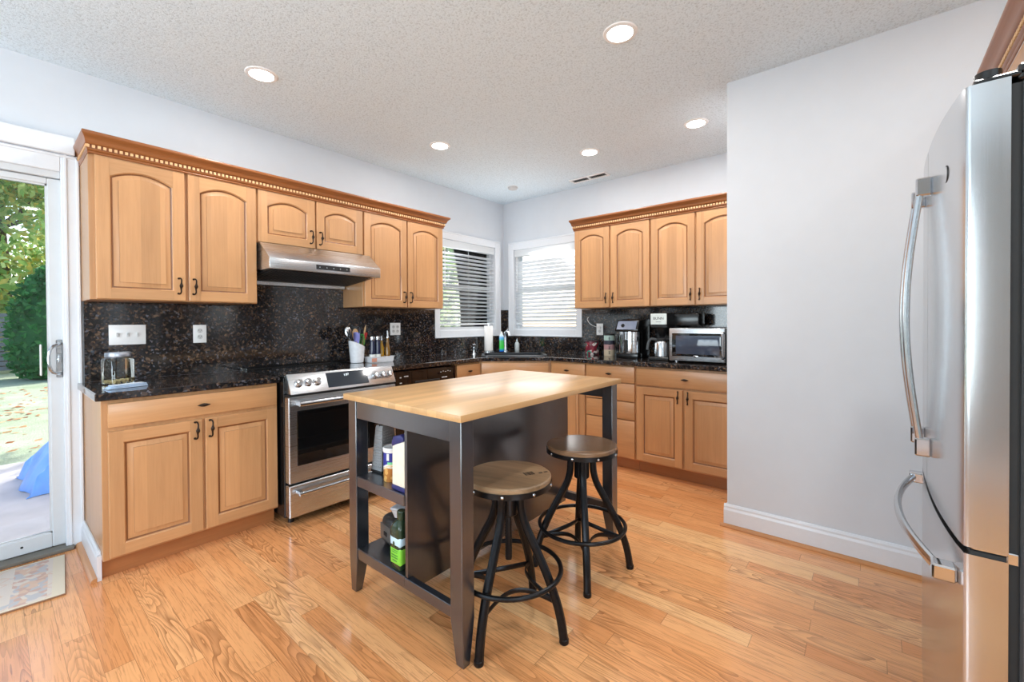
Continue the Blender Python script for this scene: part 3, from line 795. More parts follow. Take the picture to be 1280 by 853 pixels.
# ------------------------------------------------------------------ island
def island():
    root = thing('kitchen_island', 'black kitchen island with oak worktop, open shelves and two stools', 'kitchen island', (1.67, 1.49, 0))
    W = lambda nm, b, m, par=root, **k: obj(nm, b, m, par, world=True, **k)
    X0, X1, Y0, Y1 = 1.042, 2.296, 1.098, 1.880
    bm = BM(); box(bm, X0, X1, Y0, Y1, .889, .915, .003, 0, 2); W('worktop', bm, M['block'])
    lx0, lx1, ly0, ly1, LW = 1.060, 2.278, 1.116, 1.866, .062
    for sx in (0, 1):
        for sy in (0, 1):
            bm = BM(); xo = lx0 if sx == 0 else lx1; yo = ly0 if sy == 0 else ly1; dx = 1 if sx == 0 else -1; dy = 1 if sy == 0 else -1
            lv = [(0.0, .040, .007), (.16, LW, 0), (.889, LW, 0)]; rings = []
            for z, wd, ins in lv:
                a, b = xo+dx*ins, xo+dx*wd; c, d = yo+dy*ins*.3, yo+dy*wd
                rings.append([bm.verts.new(q) for q in ((a, c, z), (b, c, z), (b, d, z), (a, d, z))])
            for A, Bv in zip(rings, rings[1:]):
                for i in range(4): bm.faces.new((A[i], A[(i+1) % 4], Bv[(i+1) % 4], Bv[i]))
            bm.faces.new(rings[0][::-1]); bm.faces.new(rings[-1])
            l = W('leg', bm, M['blackbrown'], smooth=20); bevel_mod(l, .0025)
    for x in (lx0+.004, lx1-.026):
        bm = BM(); box(bm, x, x+.022, ly0+LW, ly1-LW, .806, .889, .002); W('apron', bm, M['blackbrown'])
    bm = BM(); box(bm, lx0+LW, lx1-LW, ly1-.026, ly1-.004, .806, .889, .002); W('apron', bm, M['blackbrown'])
    bm = BM(); prism(bm, [(1.098, .150), (2.240, .150), (2.240, .206), (2.268, .206), (2.268, .889), (1.070, .889), (1.070, .206), (1.098, .206)], 'y', 1.440, 1.456); W('divider_panel', bm, M['blackbrown'])
    for x in (lx0+.006, lx1-.036):
        bm = BM(); box(bm, x, x+.030, ly0+LW, ly1-LW, .160, .205, .002); W('stretcher', bm, M['blackbrown'])
    for z in (.163, .494):
        bm = BM(); box(bm, 1.064, 2.274, 1.4565, 1.812, z+.006 if z < .2 else z, z+.047, .003); W('shelf', bm, M['blackbrown'])
island()

# ------------------------------------------------------------------ bar stools
def stool(label, loc, rz, zs, zr, seat_mat):
    root = thing('bar_stool', label, 'stool', loc, rz, 'round wood and iron bar stools')
    bm = BM(); R = .176
    lathe(bm, [(R-.012, zs-.034), (R-.004, zs-.030), (R, zs-.014), (R-.001, zs-.004), (R-.006, zs), (R-.03, zs+.0005), (.02, zs+.0005)], (0, 0, 0), 56); st = obj('seat', bm, seat_mat, root)
    bm = BM()
    lathe(bm, [(R-.03, zs-.040), (R+.002, zs-.040), (R+.002, zs-.019), (R-.004, zs-.019), (R-.004, zs-.036)], (0, 0, 0), 56)
    lathe(bm, [(.02, zs-.042), (.10, zs-.042), (.10, zs-.036), (.02, zs-.036)], (0, 0, 0), 32); bd = obj('seat_band', bm, M['iron'], root)
    for k in range(9):
        bm = BM(); a = 2*PI*k/9+.35; lathe(bm, [(.0065, 0), (.006, .003), (.004, .0045), (.001, .005)], ((R+.0015)*math.cos(a), (R+.0015)*math.sin(a), zs-.030), 10, 'z', 0, Matrix.Rotation(a, 3, 'Z') @ Matrix.Rotation(PI/2, 3, 'Y'))
        obj('rivet', bm, M['handle_steel'], bd)
    bm = BM(); cyl(bm, (0, 0, .27), .0135, zs-.30, 'z', 16); lathe(bm, [(.0135+(.0012 if i % 2 else 0), .275+i*.006) for i in range(int((zs-.32)/.006))], (0, 0, 0), 16); obj('screw_post', bm, M['iron'], root)
    bm = BM(); lathe(bm, [(.034, .455), (.038, .46), (.038, zs-.065), (.060, zs-.060), (.060, zs-.043), (.02, zs-.043)], (0, 0, 0), 24); obj('hub', bm, M['iron'], root)
    rad = [(.055, zs-.055), (.056, .525), (.060, .478), (.078, .42), (.118, .345), (.165, .255), (.203, .165), (.225, .09), (.238, .012)]
    def rat(z):
        for (r1, z1), (r2, z2) in zip(rad, rad[1:]):
            if z2 <= z <= z1: return r1+(r2-r1)*(z1-z)/(z1-z2)
    for k in range(4):
        a = k*PI/2; c, s = math.cos(a), math.sin(a)
        bm = BM(); tube(bm, sm([(r*c, r*s, z) for r, z in rad], 5), .0175, 10); lg = obj('leg', bm, M['iron'], root)
        bm = BM(); lathe(bm, [(.0175, 0), (.019, .004), (.0185, .017), (.012, .022)], (.2385*c, .2385*s, 0), 14); obj('foot_cap', bm, M['iron'], lg)
    bm = BM(); rr = .213; tube(bm, [(rr*math.cos(2*PI*i/56), rr*math.sin(2*PI*i/56), zr) for i in range(56)], .0095, 10, True); obj('foot_ring', bm, M['iron'], root)
    for k in range(4):
        a0, a1 = k*PI/2, (k+1)*PI/2; r = rat(.165)
        p0 = Vector((r*math.cos(a0), r*math.sin(a0), .150)); p1 = Vector((r*math.cos(a1), r*math.sin(a1), .150)); mid_ = Vector((math.cos((a0+a1)/2), math.sin((a0+a1)/2), 0))
        pts = []
        for i in range(15):
            t = i/14; p = p0.lerp(p1, t); q = mid_*(-.062*math.sin(PI*t)); pts.append(p+q+Vector((0, 0, .035*math.sin(PI*t))))
        bm = BM(); tube(bm, pts, .011, 8, False, (1, .35)); obj('brace', bm, M['iron'], root)
    return root
import_a1 = math.atan2(1.095-1.15, 1.11-1.352)
st1 = stool('front bar stool by the near island leg, printed marks on its wooden seat', (1.352, 1.146, 0), import_a1, .620, .236, M['seat_pale'])
st2 = stool('rear bar stool beside the far island leg, polished dark seat', (1.905, 1.128, 0), math.atan2(.973-1.128, 1.693-1.905), .626, .222, M['seat'])
mk = plain('stamped_ink', (40, 30, 24), .5)
bm = BM()
for i, (x, wd) in enumerate(((0, .006), (.010, .003), (.016, .008), (.027, .004), (.034, .007), (.060, .016), (.084, .016))):
    box(bm, .055+x*1.0, .055+x+wd, -.055, -.055+(.034 if i < 5 else .010), .6203, .6210)
sk = obj('seat_stamp', bm, mk, [c for c in st1.children if c.name.startswith('seat')][0]); sk.rotation_euler = (0, 0, -import_a1-.45)

# ------------------------------------------------------------------ refrigerator
def fridge():
    root = thing('refrigerator', 'stainless french-door refrigerator beside the pale wall, bottom freezer drawer', 'refrigerator', (1.83, -.6, 0))
    W = lambda nm, b, m, par=root, **k: obj(nm, b, m, par, world=True, **k)
    x0, x1, yf, yb = 1.377, 2.283, -.156, -.224
    xc, hw = (x0+x1)/2, (x1-x0)/2
    def fy(x): return yf+.026*(1-abs((x-xc)/hw)**2.4)
    def panel(a, b, z0, z1, zcurve=0):
        bm = BM(); n = 18; pts = []
        r = .010
        for i in range(n+1):
            x = a+(b-a)*i/n; e = 0
            for d in ((x-x0), (x1-x)):
                if d < r: e = r-math.sqrt(max(0, r*r-(r-d)**2))
            pts.append((x, fy(x)-e))
        if abs(a-x0) < 1e-6: pts = [(a, fy(a)-.010), (a+.0012, fy(a)-.005), (a+.004, fy(a)-.0015)]+pts[1:]
        if abs(b-x1) < 1e-6: pts = pts[:-1]+[(b-.004, fy(b)-.0015), (b-.0012, fy(b)-.005), (b, fy(b)-.010)]
        poly = pts+[(b, yb), (a, yb)]
        prism(bm, poly, 'z', z0, z1)
        return bm
    bm = BM(); box(bm, x0+.006, x1-.006, -1.0, -.242, .03, 1.742, .004)
    box(bm, x0+.03, x1-.03, -.96, -.24, 0, .03); W('case', bm, M['graphite'])
    bm = BM(); box(bm, x0+.014, x1-.014, -.243, -.2235, .06, 1.738); W('door_gasket', bm, M['rubber'])
    zs, zt = .736, 1.750
    d1 = W('door', panel(x0, xc-.003, zs, zt), M['steel_v'], smooth=30); d2 = W('door', panel(xc+.003, x1, zs, zt), M['steel_v'], smooth=30)
    fz = W('freezer_drawer', panel(x0, x1, .055, .720), M['steel_v'], smooth=30)
    bm = BM()
    def bow(x, up):
        b = BM(); y = fy(x); z0_, z1_ = .862, 1.642; pts = []
        for i in range(25):
            t = i/24; pts.append((x, y+.024+.030*math.sin(PI*t), z0_+.03+(z1_-z0_-.06)*t))
        tube(b, pts, .0115, 10, False, (1.15, .8))
        return b, y
    for x, d in ((xc-.09, d1), (xc+.09, d2)):
        b, y = bow(x, 0); h = W('handle', b, M['handle_steel'], d)
        for z in (.842, 1.598):
            bm2 = BM(); box(bm2, x-.015, x+.015, y-.001, y+.034, z, z+.052, .004)
            W('handle_mount', bm2, M['chrome'], d)
    b = BM(); pts = []
    for i in range(31):
        t = i/30; x = x0+.06+(x1-x0-.12)*t; pts.append((x, fy(x)+.026+.040*math.sin(PI*t), .648))
    tube(b, pts, .012, 10, False, (1.2, .8)); W('handle', b, M['handle_steel'], fz)
    for x in (x0+.055, x1-.055):
        b = BM(); box(b, x-.022, x+.022, fy(x)-.002, fy(x)+.040, .630, .666, .004)
        W('handle_mount', b, M['chrome'], fz)
    b = BM(); box(b, x0+.006, x1-.006, -.224, yf-.012, .720, .728)
    W('mullion_gap', b, M['rubber'])
    b = BM(); box(b, x0+.01, x0+.06, -.235, -.17, .728, .735, .002); box(b, x0+.004, x0+.03, -.24, -.222, .715, .74, .002); W('middle_hinge', b, M['chrome'])
    b = BM(); box(b, x0+.006, x0+.13, -.34, -.235, 1.742, 1.776, .004); box(b, x0+.006, x0+.10, -.245, -.17, 1.7505, 1.762, .003); cyl(b, (x0+.035, -.195, 1.7505), .022, .03, 'z', 20)
    W('hinge_cover', b, M['black'])
    b = BM(); cyl(b, (x0+.035, -.195, 1.781), .012, .002, 'z', 12); 
    # maker emblem: plain ring
    b2 = BM(); ex = x0+.145
    n = 28; y = fy(ex)+.0006
    A = [b2.verts.new((ex+.021*math.cos(2*PI*i/n), y, 1.60+.021*math.sin(2*PI*i/n))) for i in range(n)]; Bv = [b2.verts.new((ex+.0192*math.cos(2*PI*i/n), y, 1.60+.0192*math.sin(2*PI*i/n))) for i in range(n)]
    C = [b2.verts.new((v.co.x, y-.002, v.co.z)) for v in A]; D = [b2.verts.new((v.co.x, y-.002, v.co.z)) for v in Bv]
    for i in range(n):
        j = (i+1) % n
        b2.faces.new((A[i], A[j], Bv[j], Bv[i])); b2.faces.new((A[i], C[i], C[j], A[j])); b2.faces.new((Bv[i], Bv[j], D[j], D[i]))
    W('round_emblem', b2, M['blackmatte'], d1); b.free()
fridge()

# ------------------------------------------------------------------ ceiling fittings
for (x, y), lab in zip(((1.014, 2.69), (2.335, 2.678), (2.007, .961), (3.234, 1.827), (3.266, .979)),
        ('round recessed ceiling light above the left wall cabinets', 'round recessed ceiling light above the cabinets right of the hood', 'round recessed ceiling light nearest above the island stools', 'round recessed ceiling light closest to the ceiling vent', 'round recessed ceiling light beside the pale partition wall')):
    root = thing('recessed_light', lab, 'ceiling light', (x, y, H), 0, 'recessed ceiling lights')
    bm = BM(); lathe(bm, [(.060, -.001), (.063, -.007), (.080, -.005), (.084, 0)], (0, 0, 0), 36); obj('trim_ring', bm, M['white_plastic'], root)
    bm = BM(); lathe(bm, [(.0605, -.0045), (.0605, -.0075), (.030, -.0085), (.002, -.009)], (0, 0, 0), 36); obj('lens', bm, M['lamp'], root)
    l = bpy.data.lights.new('downlight', 'AREA'); l.shape = 'DISK'; l.size = .11; l.energy = LAMP_W; l.color = (1, .97, .94)
    lo = bpy.data.objects.new('downlight', l); COL.objects.link(lo); lo.parent = root; lo.location = (0, 0, -.012)
for x, y in ((1.75, -.35), (.35, -.9)):   # two unseen lamps added to brighten the floor on the right
    bm = BM(); lathe(bm, [(.002, -.009), (.060, -.0075), (.063, -.007), (.080, -.005), (.084, 0)], (x, y, H), 36); struct('added_fill_lamp', bm, M['lamp'])
    l = bpy.data.lights.new('downlight', 'AREA'); l.shape = 'DISK'; l.size = .11; l.energy = LAMP_W*1.4; l.color = (1, .97, .94)
    lo = bpy.data.objects.new('downlight', l); COL.objects.link(lo); lo.location = (x, y, H-.014)
root = thing('ceiling_fixture', 'small round white cover on the ceiling near the room corner', 'smoke detector', (3.542, 2.916, H))
bm = BM(); lathe(bm, [(.052, -.001), (.052, -.012), (.044, -.024), (.02, -.027), (.002, -.0275)], (0, 0, 0), 32); obj('cover', bm, col('detector_grey', (196, 196, 196), .4), root)
bm = BM(); lathe(bm, [(.056, 0), (.056, -.004), (.03, -.004)], (0, 0, 0), 32); obj('base_plate', bm, M['white_plastic'], root)
root = thing('ceiling_vent', 'rectangular white ceiling air vent with dark louvres', 'vent', (3.795, 2.15, H))
bm = BM(); x, y = .06, .20
for a in ((-x, x, -y, -y+.02), (-x, x, y-.02, y), (-x, -x+.025, -y+.02, y-.02), (x-.025, x, -y+.02, y-.02), (-x+.025, x-.025, -.012, .012)): box(bm, a[0], a[1], a[2], a[3], -.010, -.0005, .002)
obj('frame', bm, M['white_plastic'], root)
bm = BM()
for i in range(18):
    yy = -y+.03+i*.0195; prism(bm, [(yy, -.009), (yy+.003, -.009), (yy+.010, -.002), (yy+.007, -.002)], 'x', -x+.025, x-.025)
obj('louvres', bm, plain('vent_grey', (150, 150, 150), .5), root, smooth=0)
bm = BM(); box(bm, -x+.02, x-.02, -y+.02, y-.02, -.0015, -.0004); obj('duct_opening', bm, M['blackmatte'], root)

# ------------------------------------------------------------------ wall plates
def plate(label, cat, loc, rz, W_, H_, kind):
    root = thing('switch_plate' if kind == 's' else 'outlet_plate', label, cat, loc, rz, 'white wall plates')
    bm = BM(); box(bm, -W_/2, W_/2, -.006, -.0005, -H_/2, H_/2, .002, 0, 2); obj('cover_plate', bm, M['white_plastic'], root)
    n = max(1, int(W_/.05)) if kind == 's' else int(kind)
    for i in range(n):
        x = (i-(n-1)/2)*.046 if kind == 's' else (i-(n-1)/2)*.046
        if kind == 's':
            bm = BM(); box(bm, x-.006, x+.006, -.012, -.006, -.013, .013, .002); prism(bm, [(-.010, -.006), (-.020, .010), (-.010, .013)], 'x', x-.0045, x+.0045); obj('toggle', bm, col('switch_white', (206, 206, 206), .35), root)
        else:
            for z in (-.020, .020):
                bm = BM(); cyl(bm, (x, -.0085, z), .0155, .003, 'y', 20); so = obj('socket', bm, col('switch_white', (206, 206, 206), .35), root)
                bm = BM(); box(bm, x-.007, x-.0045, -.0092, -.0084, z-.001, z+.009); box(bm, x+.0045, x+.007, -.0092, -.0084, z-.001, z+.008); cyl(bm, (x, -.0092, z-.007), .0022, .0008, 'y', 8); obj('slots', bm, M['blackmatte'], so)
    return root
PYB = YA-.022
plate('white triple switch plate on the backsplash above the glass jar', 'switch plate', (.531, PYB, 1.179), 0, .168, .118, 's')
plate('white single outlet on the backsplash left of the range hood', 'outlet', (.892, PYB, 1.176), 0, .074, .118, '1')
plate('white double outlet on the backsplash beside the oil bottles', 'outlet', (2.42, PYB, 1.185), 0, .112, .114, '2')
pb = plate('white outlet on the right backsplash behind the coffee canister', 'outlet', (XB-.022, 2.135, 1.165), -PI/2, .074, .118, '1')
bm = BM(); tube(bm, sm([(3.955, 2.14, 1.185), (3.93, 2.18, 1.20), (3.94, 2.23, 1.225), (3.95, 2.265, 1.265), (3.955, 2.255, 1.29)], 6), .0025, 6); box(bm, 3.955, 3.968, 2.12, 2.15, 1.165, 1.195, .003)
tag(obj('power_cord', bm, M['white_plastic']), 'thin white cord plugged into the outlet behind the canister', 'cord')

# ------------------------------------------------------------------ counter items, left
CZ = CT1
def jar():
    root = thing('glass_jar', 'square glass jar with metal lid and crumbs, on the left counter', 'jar', (.452, 3.18, CZ), .35)
    def rr(h, r, n=5):
        out = []
        for cx_, cy_, a0 in ((h-r, h-r, 0), (-h+r, h-r, PI/2), (-h+r, -h+r, PI), (h-r, -h+r, 1.5*PI)):
            for i in range(n+1): a = a0+PI/2*i/n; out.append((cx_+r*math.cos(a), cy_+r*math.sin(a)))
        return out
    bm = BM(); lv = [(.050, .02, .0005), (.056, .022, .006), (.057, .022, .132), (.055, .03, .142), (.050, .042, .147), (.049, .046, .158)]
    rings = [[bm.verts.new((x, y, z)) for x, y in rr(h, r)] for h, r, z in lv]
    for A, Bv in zip(rings, rings[1:]):
        for i in range(len(A)): bm.faces.new((A[i], A[(i+1) % len(A)], Bv[(i+1) % len(A)], Bv[i]))
    bm.faces.new(rings[0][::-1]); obj('body', bm, M['jarglass'], root)
    bm = BM(); lathe(bm, [(.0545, .148), (.0555, .150), (.0555, .170), (.053, .174), (.01, .1745)], (0, 0, 0), 32); obj('lid', bm, plain('brushed_jar_lid', (170, 176, 188), .38, .8), root)
    bm = BM()
    for i in range(90):
        x, y = random.uniform(-.045, .045), random.uniform(-.045, .045); s = random.uniform(.004, .009); z = .005+random.uniform(0, .012)
        bmesh.ops.create_icosphere(bm, subdivisions=1, radius=s, matrix=Matrix.Translation((x, y, z+s*.5)))
    c = obj('crumbs', bm, plain('oat_crumbs', (206, 180, 132), .8, var=.3, scale=200), root); c['kind'] = 'stuff'
jar()
root = thing('folded_packet', 'flat pale blue plastic packet lying in front of the glass jar', 'packet', (.452, 2.965, CZ), .28)
bm = BM()
for k in range(3):
    o_ = k*.008; box(bm, -.085+o_, .085-o_*.4, -.026, .026-o_*.3, .0005+k*.006, .0065+k*.006, .0028, 0, 2)
obj('sleeve', bm, plain('pale_blue_plastic', (176, 196, 220), .15, var=.12, scale=30), root)
bm = BM(); box(bm, -.07, .07, -.016, .012, .0190, .0205, .0005); obj('inner_sheet', bm, plain('pale_sheet', (226, 232, 238), .3), root)

# ------------------------------------------------------------------ utensil crock and oils by the range
CR = Vector((1.905, 3.215, .9205))
bm = BM()
def crock():
    root = thing('utensil_crock', 'white slanted-rim utensil crock on the cooktop corner', 'crock', CR)
    bm = BM(); n = 36
    def ring(r, z, sl=0): return [bm.verts.new((r*math.cos(2*PI*i/n), r*math.sin(2*PI*i/n), z+sl*(-math.cos(2*PI*i/n)))) for i in range(n)]
    rings = [ring(.046, .0005), ring(.050, .004), ring(.062, .13, .018), ring(.0635, .150, .030), ring(.060, .150, .030), ring(.046, .012)]
    for A, Bv in zip(rings, rings[1:]):
        for i in range(n): bm.faces.new((A[i], A[(i+1) % n], Bv[(i+1) % n], Bv[i]))
    bm.faces.new(rings[0][::-1]); bm.faces.new(rings[-1]); obj('pot', bm, col('glazed_white', (230, 230, 234), .2), root)
crock()
def utensil(name, label, cat, base, tip, head, hm, head_mat=None, hl=.07, hw_=.03):
    hl *= 1.2; hw_ *= 1.22
    tip = (tip[0]*.84, tip[1]*.84, tip[2]*1.03); base = (tip[0]*.25, tip[1]*.25, .018+.001*len(label) % 7*.001); b = CR+Vector(base); t = CR+Vector(tip); d = (t-b); L = d.length
    root = thing(name, label, cat, b, 0, 'cooking utensils in the white crock')
    q = d.to_track_quat('Z', 'Y').to_matrix()
    bm = BM(); tube(bm, [q @ Vector((0, 0, z)) for z in (0, L*.5, L-hl*.8)], [.005, .0055, .004], 8); obj('handle', bm, hm, root)
    bm = BM()
    Rq = q @ Matrix.Rotation(random.uniform(-.3, .3)-YAW+PI/2*0, 3, 'Z')
    if head == 'spat':
        pl = [(-hw_*.7, L-hl), (hw_*.7, L-hl), (hw_, L-hl*.5), (hw_*.95, L-.006), (0, L), (-hw_*.95, L-.006), (-hw_, L-hl*.5)]
        A = [bm.verts.new(Rq @ Vector((x, -.003, z))) for x, z in pl]; Bv = [bm.verts.new(Rq @ Vector((x, .003, z))) for x, z in pl]
        bm.faces.new(A); bm.faces.new(Bv[::-1])
        for i in range(len(pl)): bm.faces.new((A[i], Bv[i], Bv[(i+1) % len(pl)], A[(i+1) % len(pl)]))
    elif head == 'spoon':
        m = Matrix.Translation(q @ Vector((0, 0, L-hl*.5))) @ Rq.to_4x4() @ Matrix.Diagonal((hw_, .009, hl*.55, 1))
        bmesh.ops.create_uvsphere(bm, u_segments=18, v_segments=10, radius=1, matrix=m)
    elif head == 'ring':
        for k in range(3):
            a = k*PI/3; tube(bm, [Rq @ Vector((hw_*math.cos(a)*math.sin(u), hw_*math.sin(a)*math.sin(u), L-hl*.5-hl*.5*math.cos(u))) for u in [i*2*PI/28 for i in range(28)]], .0022, 6, True)
    obj('head', bm, head_mat or hm, root)
BK = M['blackmatte']
utensil('spatula', 'lavender silicone spatula leaning forward in the crock', 'spatula', (-.01, .0, .02), (-.026, -.042, .242), 'spat', M['woodspoon'], col('lavender', (150, 148, 214), .5), .075, .028)
utensil('whisk', 'bright green whisk in the white crock', 'whisk', (.0, -.01, .02), (.030, -.040, .225), 'ring', col('leaf_green', (52, 150, 66), .45), None, .10, .026)
utensil('ladle', 'black ladle at the left of the crock', 'ladle', (.01, .0, .02), (-.085, -.015, .262), 'spoon', BK, None, .07, .036)
utensil('serving_spoon', 'grey serving spoon behind the lavender spatula', 'spoon', (.01, .02, .02), (-.060, .065, .285), 'spoon', M['handle_steel'], None, .08, .024)
utensil('slotted_turner', 'black turner standing at the back of the crock', 'turner', (.0, .02, .02), (.005, .075, .285), 'spat', BK, None, .085, .030)
utensil('wooden_spoon', 'small wooden spoon standing mid crock', 'spoon', (.0, .0, .02), (-.010, .01, .265), 'spoon', M['woodspoon'], None, .075, .022)
utensil('basting_spoon', 'charcoal spoon standing right of the wooden spoon', 'spoon', (-.02, .01, .02), (.055, .040, .275), 'spoon', col('charcoal', (74, 78, 86), .4), None, .075, .022)
utensil('silicone_brush', 'red handled scraper at the right of the crock', 'scraper', (-.02, -.01, .02), (.085, -.030, .238), 'spat', col('signal_red', (176, 34, 34), .4), None, .05, .012)
utensil('wooden_paddle', 'large pale wooden paddle leaning right in the crock', 'spoon', (-.02, .0, .02), (.115, .03, .29), 'spoon', M['woodspoon'], None, .10, .034)
root = thing('oil_caddy', 'white ceramic tray holding oil bottles beside the crock', 'tray', (2.085, 3.17, CZ), 0)
bm = BM()
lv = [(.098, .046, .0005), (.104, .050, .012), (.106, .052, .042), (.110, .056, .046), (.110, .056, .050), (.102, .048, .050), (.100, .046, .014)]
rings = [[bm.verts.new(p) for p in ((-a, -b, z), (a, -b, z), (a, b, z), (-a, b, z))] for a, b, z in lv]
for A, Bv in zip(rings, rings[1:]):
    for i in range(4): bm.faces.new((A[i], A[(i+1) % 4], Bv[(i+1) % 4], Bv[i]))
bm.faces.new(rings[0][::-1]); bm.faces.new(rings[-1]); obj('dish', bm, col('glazed_white', (230, 230, 234), .2), root)
bm = BM(); box(bm, -.106, -.060, -.0545, -.0525, .010, .040, .0005); obj('label_patch', bm, plain('peach_patch', (214, 150, 128), .5), root)
def bottle(label, x, y, prof, mat, cap, capmat, cat='bottle', lab=None):
    root = thing('oil_bottle' if cat == 'bottle' else 'spice_grinder', label, cat, (x, y, CZ+.0145), 0, 'bottles and grinders in the white tray')
    bm = BM(); lathe(bm, prof, (0, 0, 0), 24); obj('body', bm, mat, root)
    bm = BM(); lathe(bm, cap, (0, 0, 0), 18); obj('cap', bm, capmat, root)
    if lab:
        bm = BM(); lathe(bm, [(lab[0], lab[1]), (lab[0]+.0004, lab[1]), (lab[0]+.0004, lab[2]), (lab[0], lab[2])], (0, 0, 0), 24); obj('paper_label', bm, lab[3], root)
navy = col('navy_glass', (30, 34, 62), .15)
for x, lb in ((2.015, 'dark grinder with silver top next to the white crock'), (2.065, 'dark grinder second from the white crock')):
    bottle(lb, x, 3.165, [(.022, 0), (.023, .01), (.022, .12), (.019, .15), (.02, .172)], navy, [(.0205, .172), (.021, .176), (.020, .200), (.012, .206), (.002, .207)], M['handle_steel'], 'grinder', (.0232, .03, .055, col('label_white', (220, 220, 216), .5)))
gold = M['oilglass']
bottle('golden oil bottle with slim neck, left of the pair', 2.112, 3.180, [(.020, 0), (.021, .008), (.021, .10), (.014, .128), (.009, .145), (.009, .168)], gold, [(.0095, .168), (.010, .172), (.007, .182), (.0045, .20), (.003, .205)], M['handle_steel'])
bottle('amber oil bottle with tall steel pourer, right of the pair', 2.160, 3.165, [(.022, 0), (.023, .008), (.022, .09), (.015, .125), (.0105, .15), (.0105, .185)], plain('amber_oil', (120, 82, 20), .12), [(.011, .185), (.011, .190), (.007, .205), (.0045, .24), (.003, .25)], M['handle_steel'])

# ------------------------------------------------------------------ sink area
bm = BM()
root = thing('paper_towel_roll', 'tall white paper towel roll on its stand at the sink', 'paper towel', (3.52, 3.255, CZ))
bm = BM(); lathe(bm, [(.062, .0005), (.062, .010), (.055, .014), (.012, .015)], (0, 0, 0), 32); cyl(bm, (0, 0, .012), .006, .31, 'z', 12); obj('stand', bm, M['handle_steel'], root)
bm = BM(); lathe(bm, [(.020, .018), (.046, .018), (.047, .022), (.047, .286), (.045, .290), (.020, .290), (.020, .27)], (0, 0, 0), 36); obj('roll', bm, plain('paper_white', (238, 236, 234), .9, var=.03, scale=60), root)
def faucet():
    p = (3.745, 3.205, CZ+.0); root = thing('faucet', 'tall grey steel faucet standing behind the corner sink', 'faucet', p)
    bm = BM(); lathe(bm, [(.030, .0005), (.030, .006), (.021, .010), (.018, .03), (.017, .15), (.0165, .19), (.018, .195), (.018, .215), (.012, .222)], (0, 0, 0), 24); obj('column', bm, M['handle_steel'], root)
    d = Vector((-.55, -.83, 0))
    bm = BM(); tube(bm, sm([(0, 0, .205), tuple(d*.05+Vector((0, 0, .225))), tuple(d*.13+Vector((0, 0, .215))), tuple(d*.16+Vector((0, 0, .175)))], 6), .011, 12); obj('spout', bm, M['handle_steel'], root)
    bm = BM(); tube(bm, [(0, 0, .215), (.03, -.02, .255)], [.007, .004], 10); obj('lever', bm, M['handle_steel'], root)
faucet()
def soapy():
    root = thing('dish_soap_bottle', 'green and blue dish soap bottle beside the faucet', 'bottle', (3.60, 3.135, CZ+.009))
    bm = BM()
    def ov(a, b, z): return [bm.verts.new((a*math.cos(2*PI*i/24), b*math.sin(2*PI*i/24), z)) for i in range(24)]
    rings = [ov(.030, .020, 0), ov(.033, .022, .008), ov(.033, .022, .05), ov(.031, .021, .10), ov(.033, .022, .15), ov(.030, .020, .172), ov(.014, .013, .186), ov(.012, .012, .192)]
    for A, Bv in zip(rings, rings[1:]):
        for i in range(24): bm.faces.new((A[i], A[(i+1) % 24], Bv[(i+1) % 24], Bv[i]))
    bm.faces.new(rings[0][::-1]); bm.faces.new(rings[-1])
    N = NT('soap_liquid'); z = N.sep(N.objc())[2]
    N.color(N.ramp(N.math('MULTIPLY', z, 5), [(0, lin((40, 110, 230))), (.2, lin((60, 200, 70))), (.55, lin((70, 190, 90))), (.72, lin((90, 170, 220))), (.93, lin((220, 235, 245)))], 'EASE')); N.set(.2)
    obj('body', bm, N.m, root); bm = BM(); lathe(bm, [(.0125, .192), (.0125, .205), (.007, .208), (.006, .218), (.002, .219)], (0, 0, 0), 16); obj('cap', bm, M['white_plastic'], root)
soapy()
root = thing('soap_dispenser', 'small clear glass soap dispenser right of the faucet', 'bottle', (3.905, 3.165, CZ))
bm = BM(); lathe(bm, [(.026, .0005), (.028, .006), (.028, .075), (.020, .095), (.010, .105), (.010, .115)], (0, 0, 0), 24); obj('body', bm, plain('frosted_glass', (196, 204, 206), .12, var=.1), root)
bm = BM(); lathe(bm, [(.012, .115), (.012, .126), (.004, .128), (.004, .142)], (0, 0, 0), 16); tube(bm, [(0, 0, .142), (-.012, -.022, .141)], .004, 8); obj('pump', bm, M['handle_steel'], root)
root = thing('side_spray', 'small chrome side sprayer left of the paper towels', 'sprayer', (3.215, 3.18, CZ))
bm = BM(); lathe(bm, [(.022, .0005), (.022, .006), (.012, .012), (.011, .05), (.014, .065), (.014, .075)], (0, 0, 0), 20); obj('base', bm, M['chrome'], root)
bm = BM(); lathe(bm, [(.012, .075), (.016, .090), (.018, .102), (.010, .106)], (0, 0, 0), 20); tube(bm, [(0, 0, .098), (-.02, -.025, .104)], .006, 8); obj('head', bm, M['chrome'], root)

# ------------------------------------------------------------------ right counter items
root = thing('patterned_tin', 'short red and green patterned canister left of the striped one', 'canister', (3.87, 2.165, CZ))
N = NT('red_green_print'); v = N.n('TexVoronoi'); v.inputs['Scale'].default_value = 42; N.l(N.objc(), v.inputs['Vector'])
N.color(N.ramp(N.sep(v.outputs['Color'])[0], [(0, lin((120, 30, 50))), (.45, lin((150, 60, 70))), (.6, lin((60, 140, 120))), (.78, lin((215, 205, 200))), (.9, lin((40, 26, 34)))], 'CONSTANT')); N.set(.3)
bm = BM(); lathe(bm, [(.066, .0005), (.068, .004), (.068, .124), (.065, .127)], (0, 0, 0), 36); obj('body', bm, N.m, root)
bm = BM(); lathe(bm, [(.069, .124), (.069, .136), (.066, .138), (.01, .138)], (0, 0, 0), 36); obj('lid', bm, plain('tin_lid_dark', (84, 44, 54), .3, .4), root)
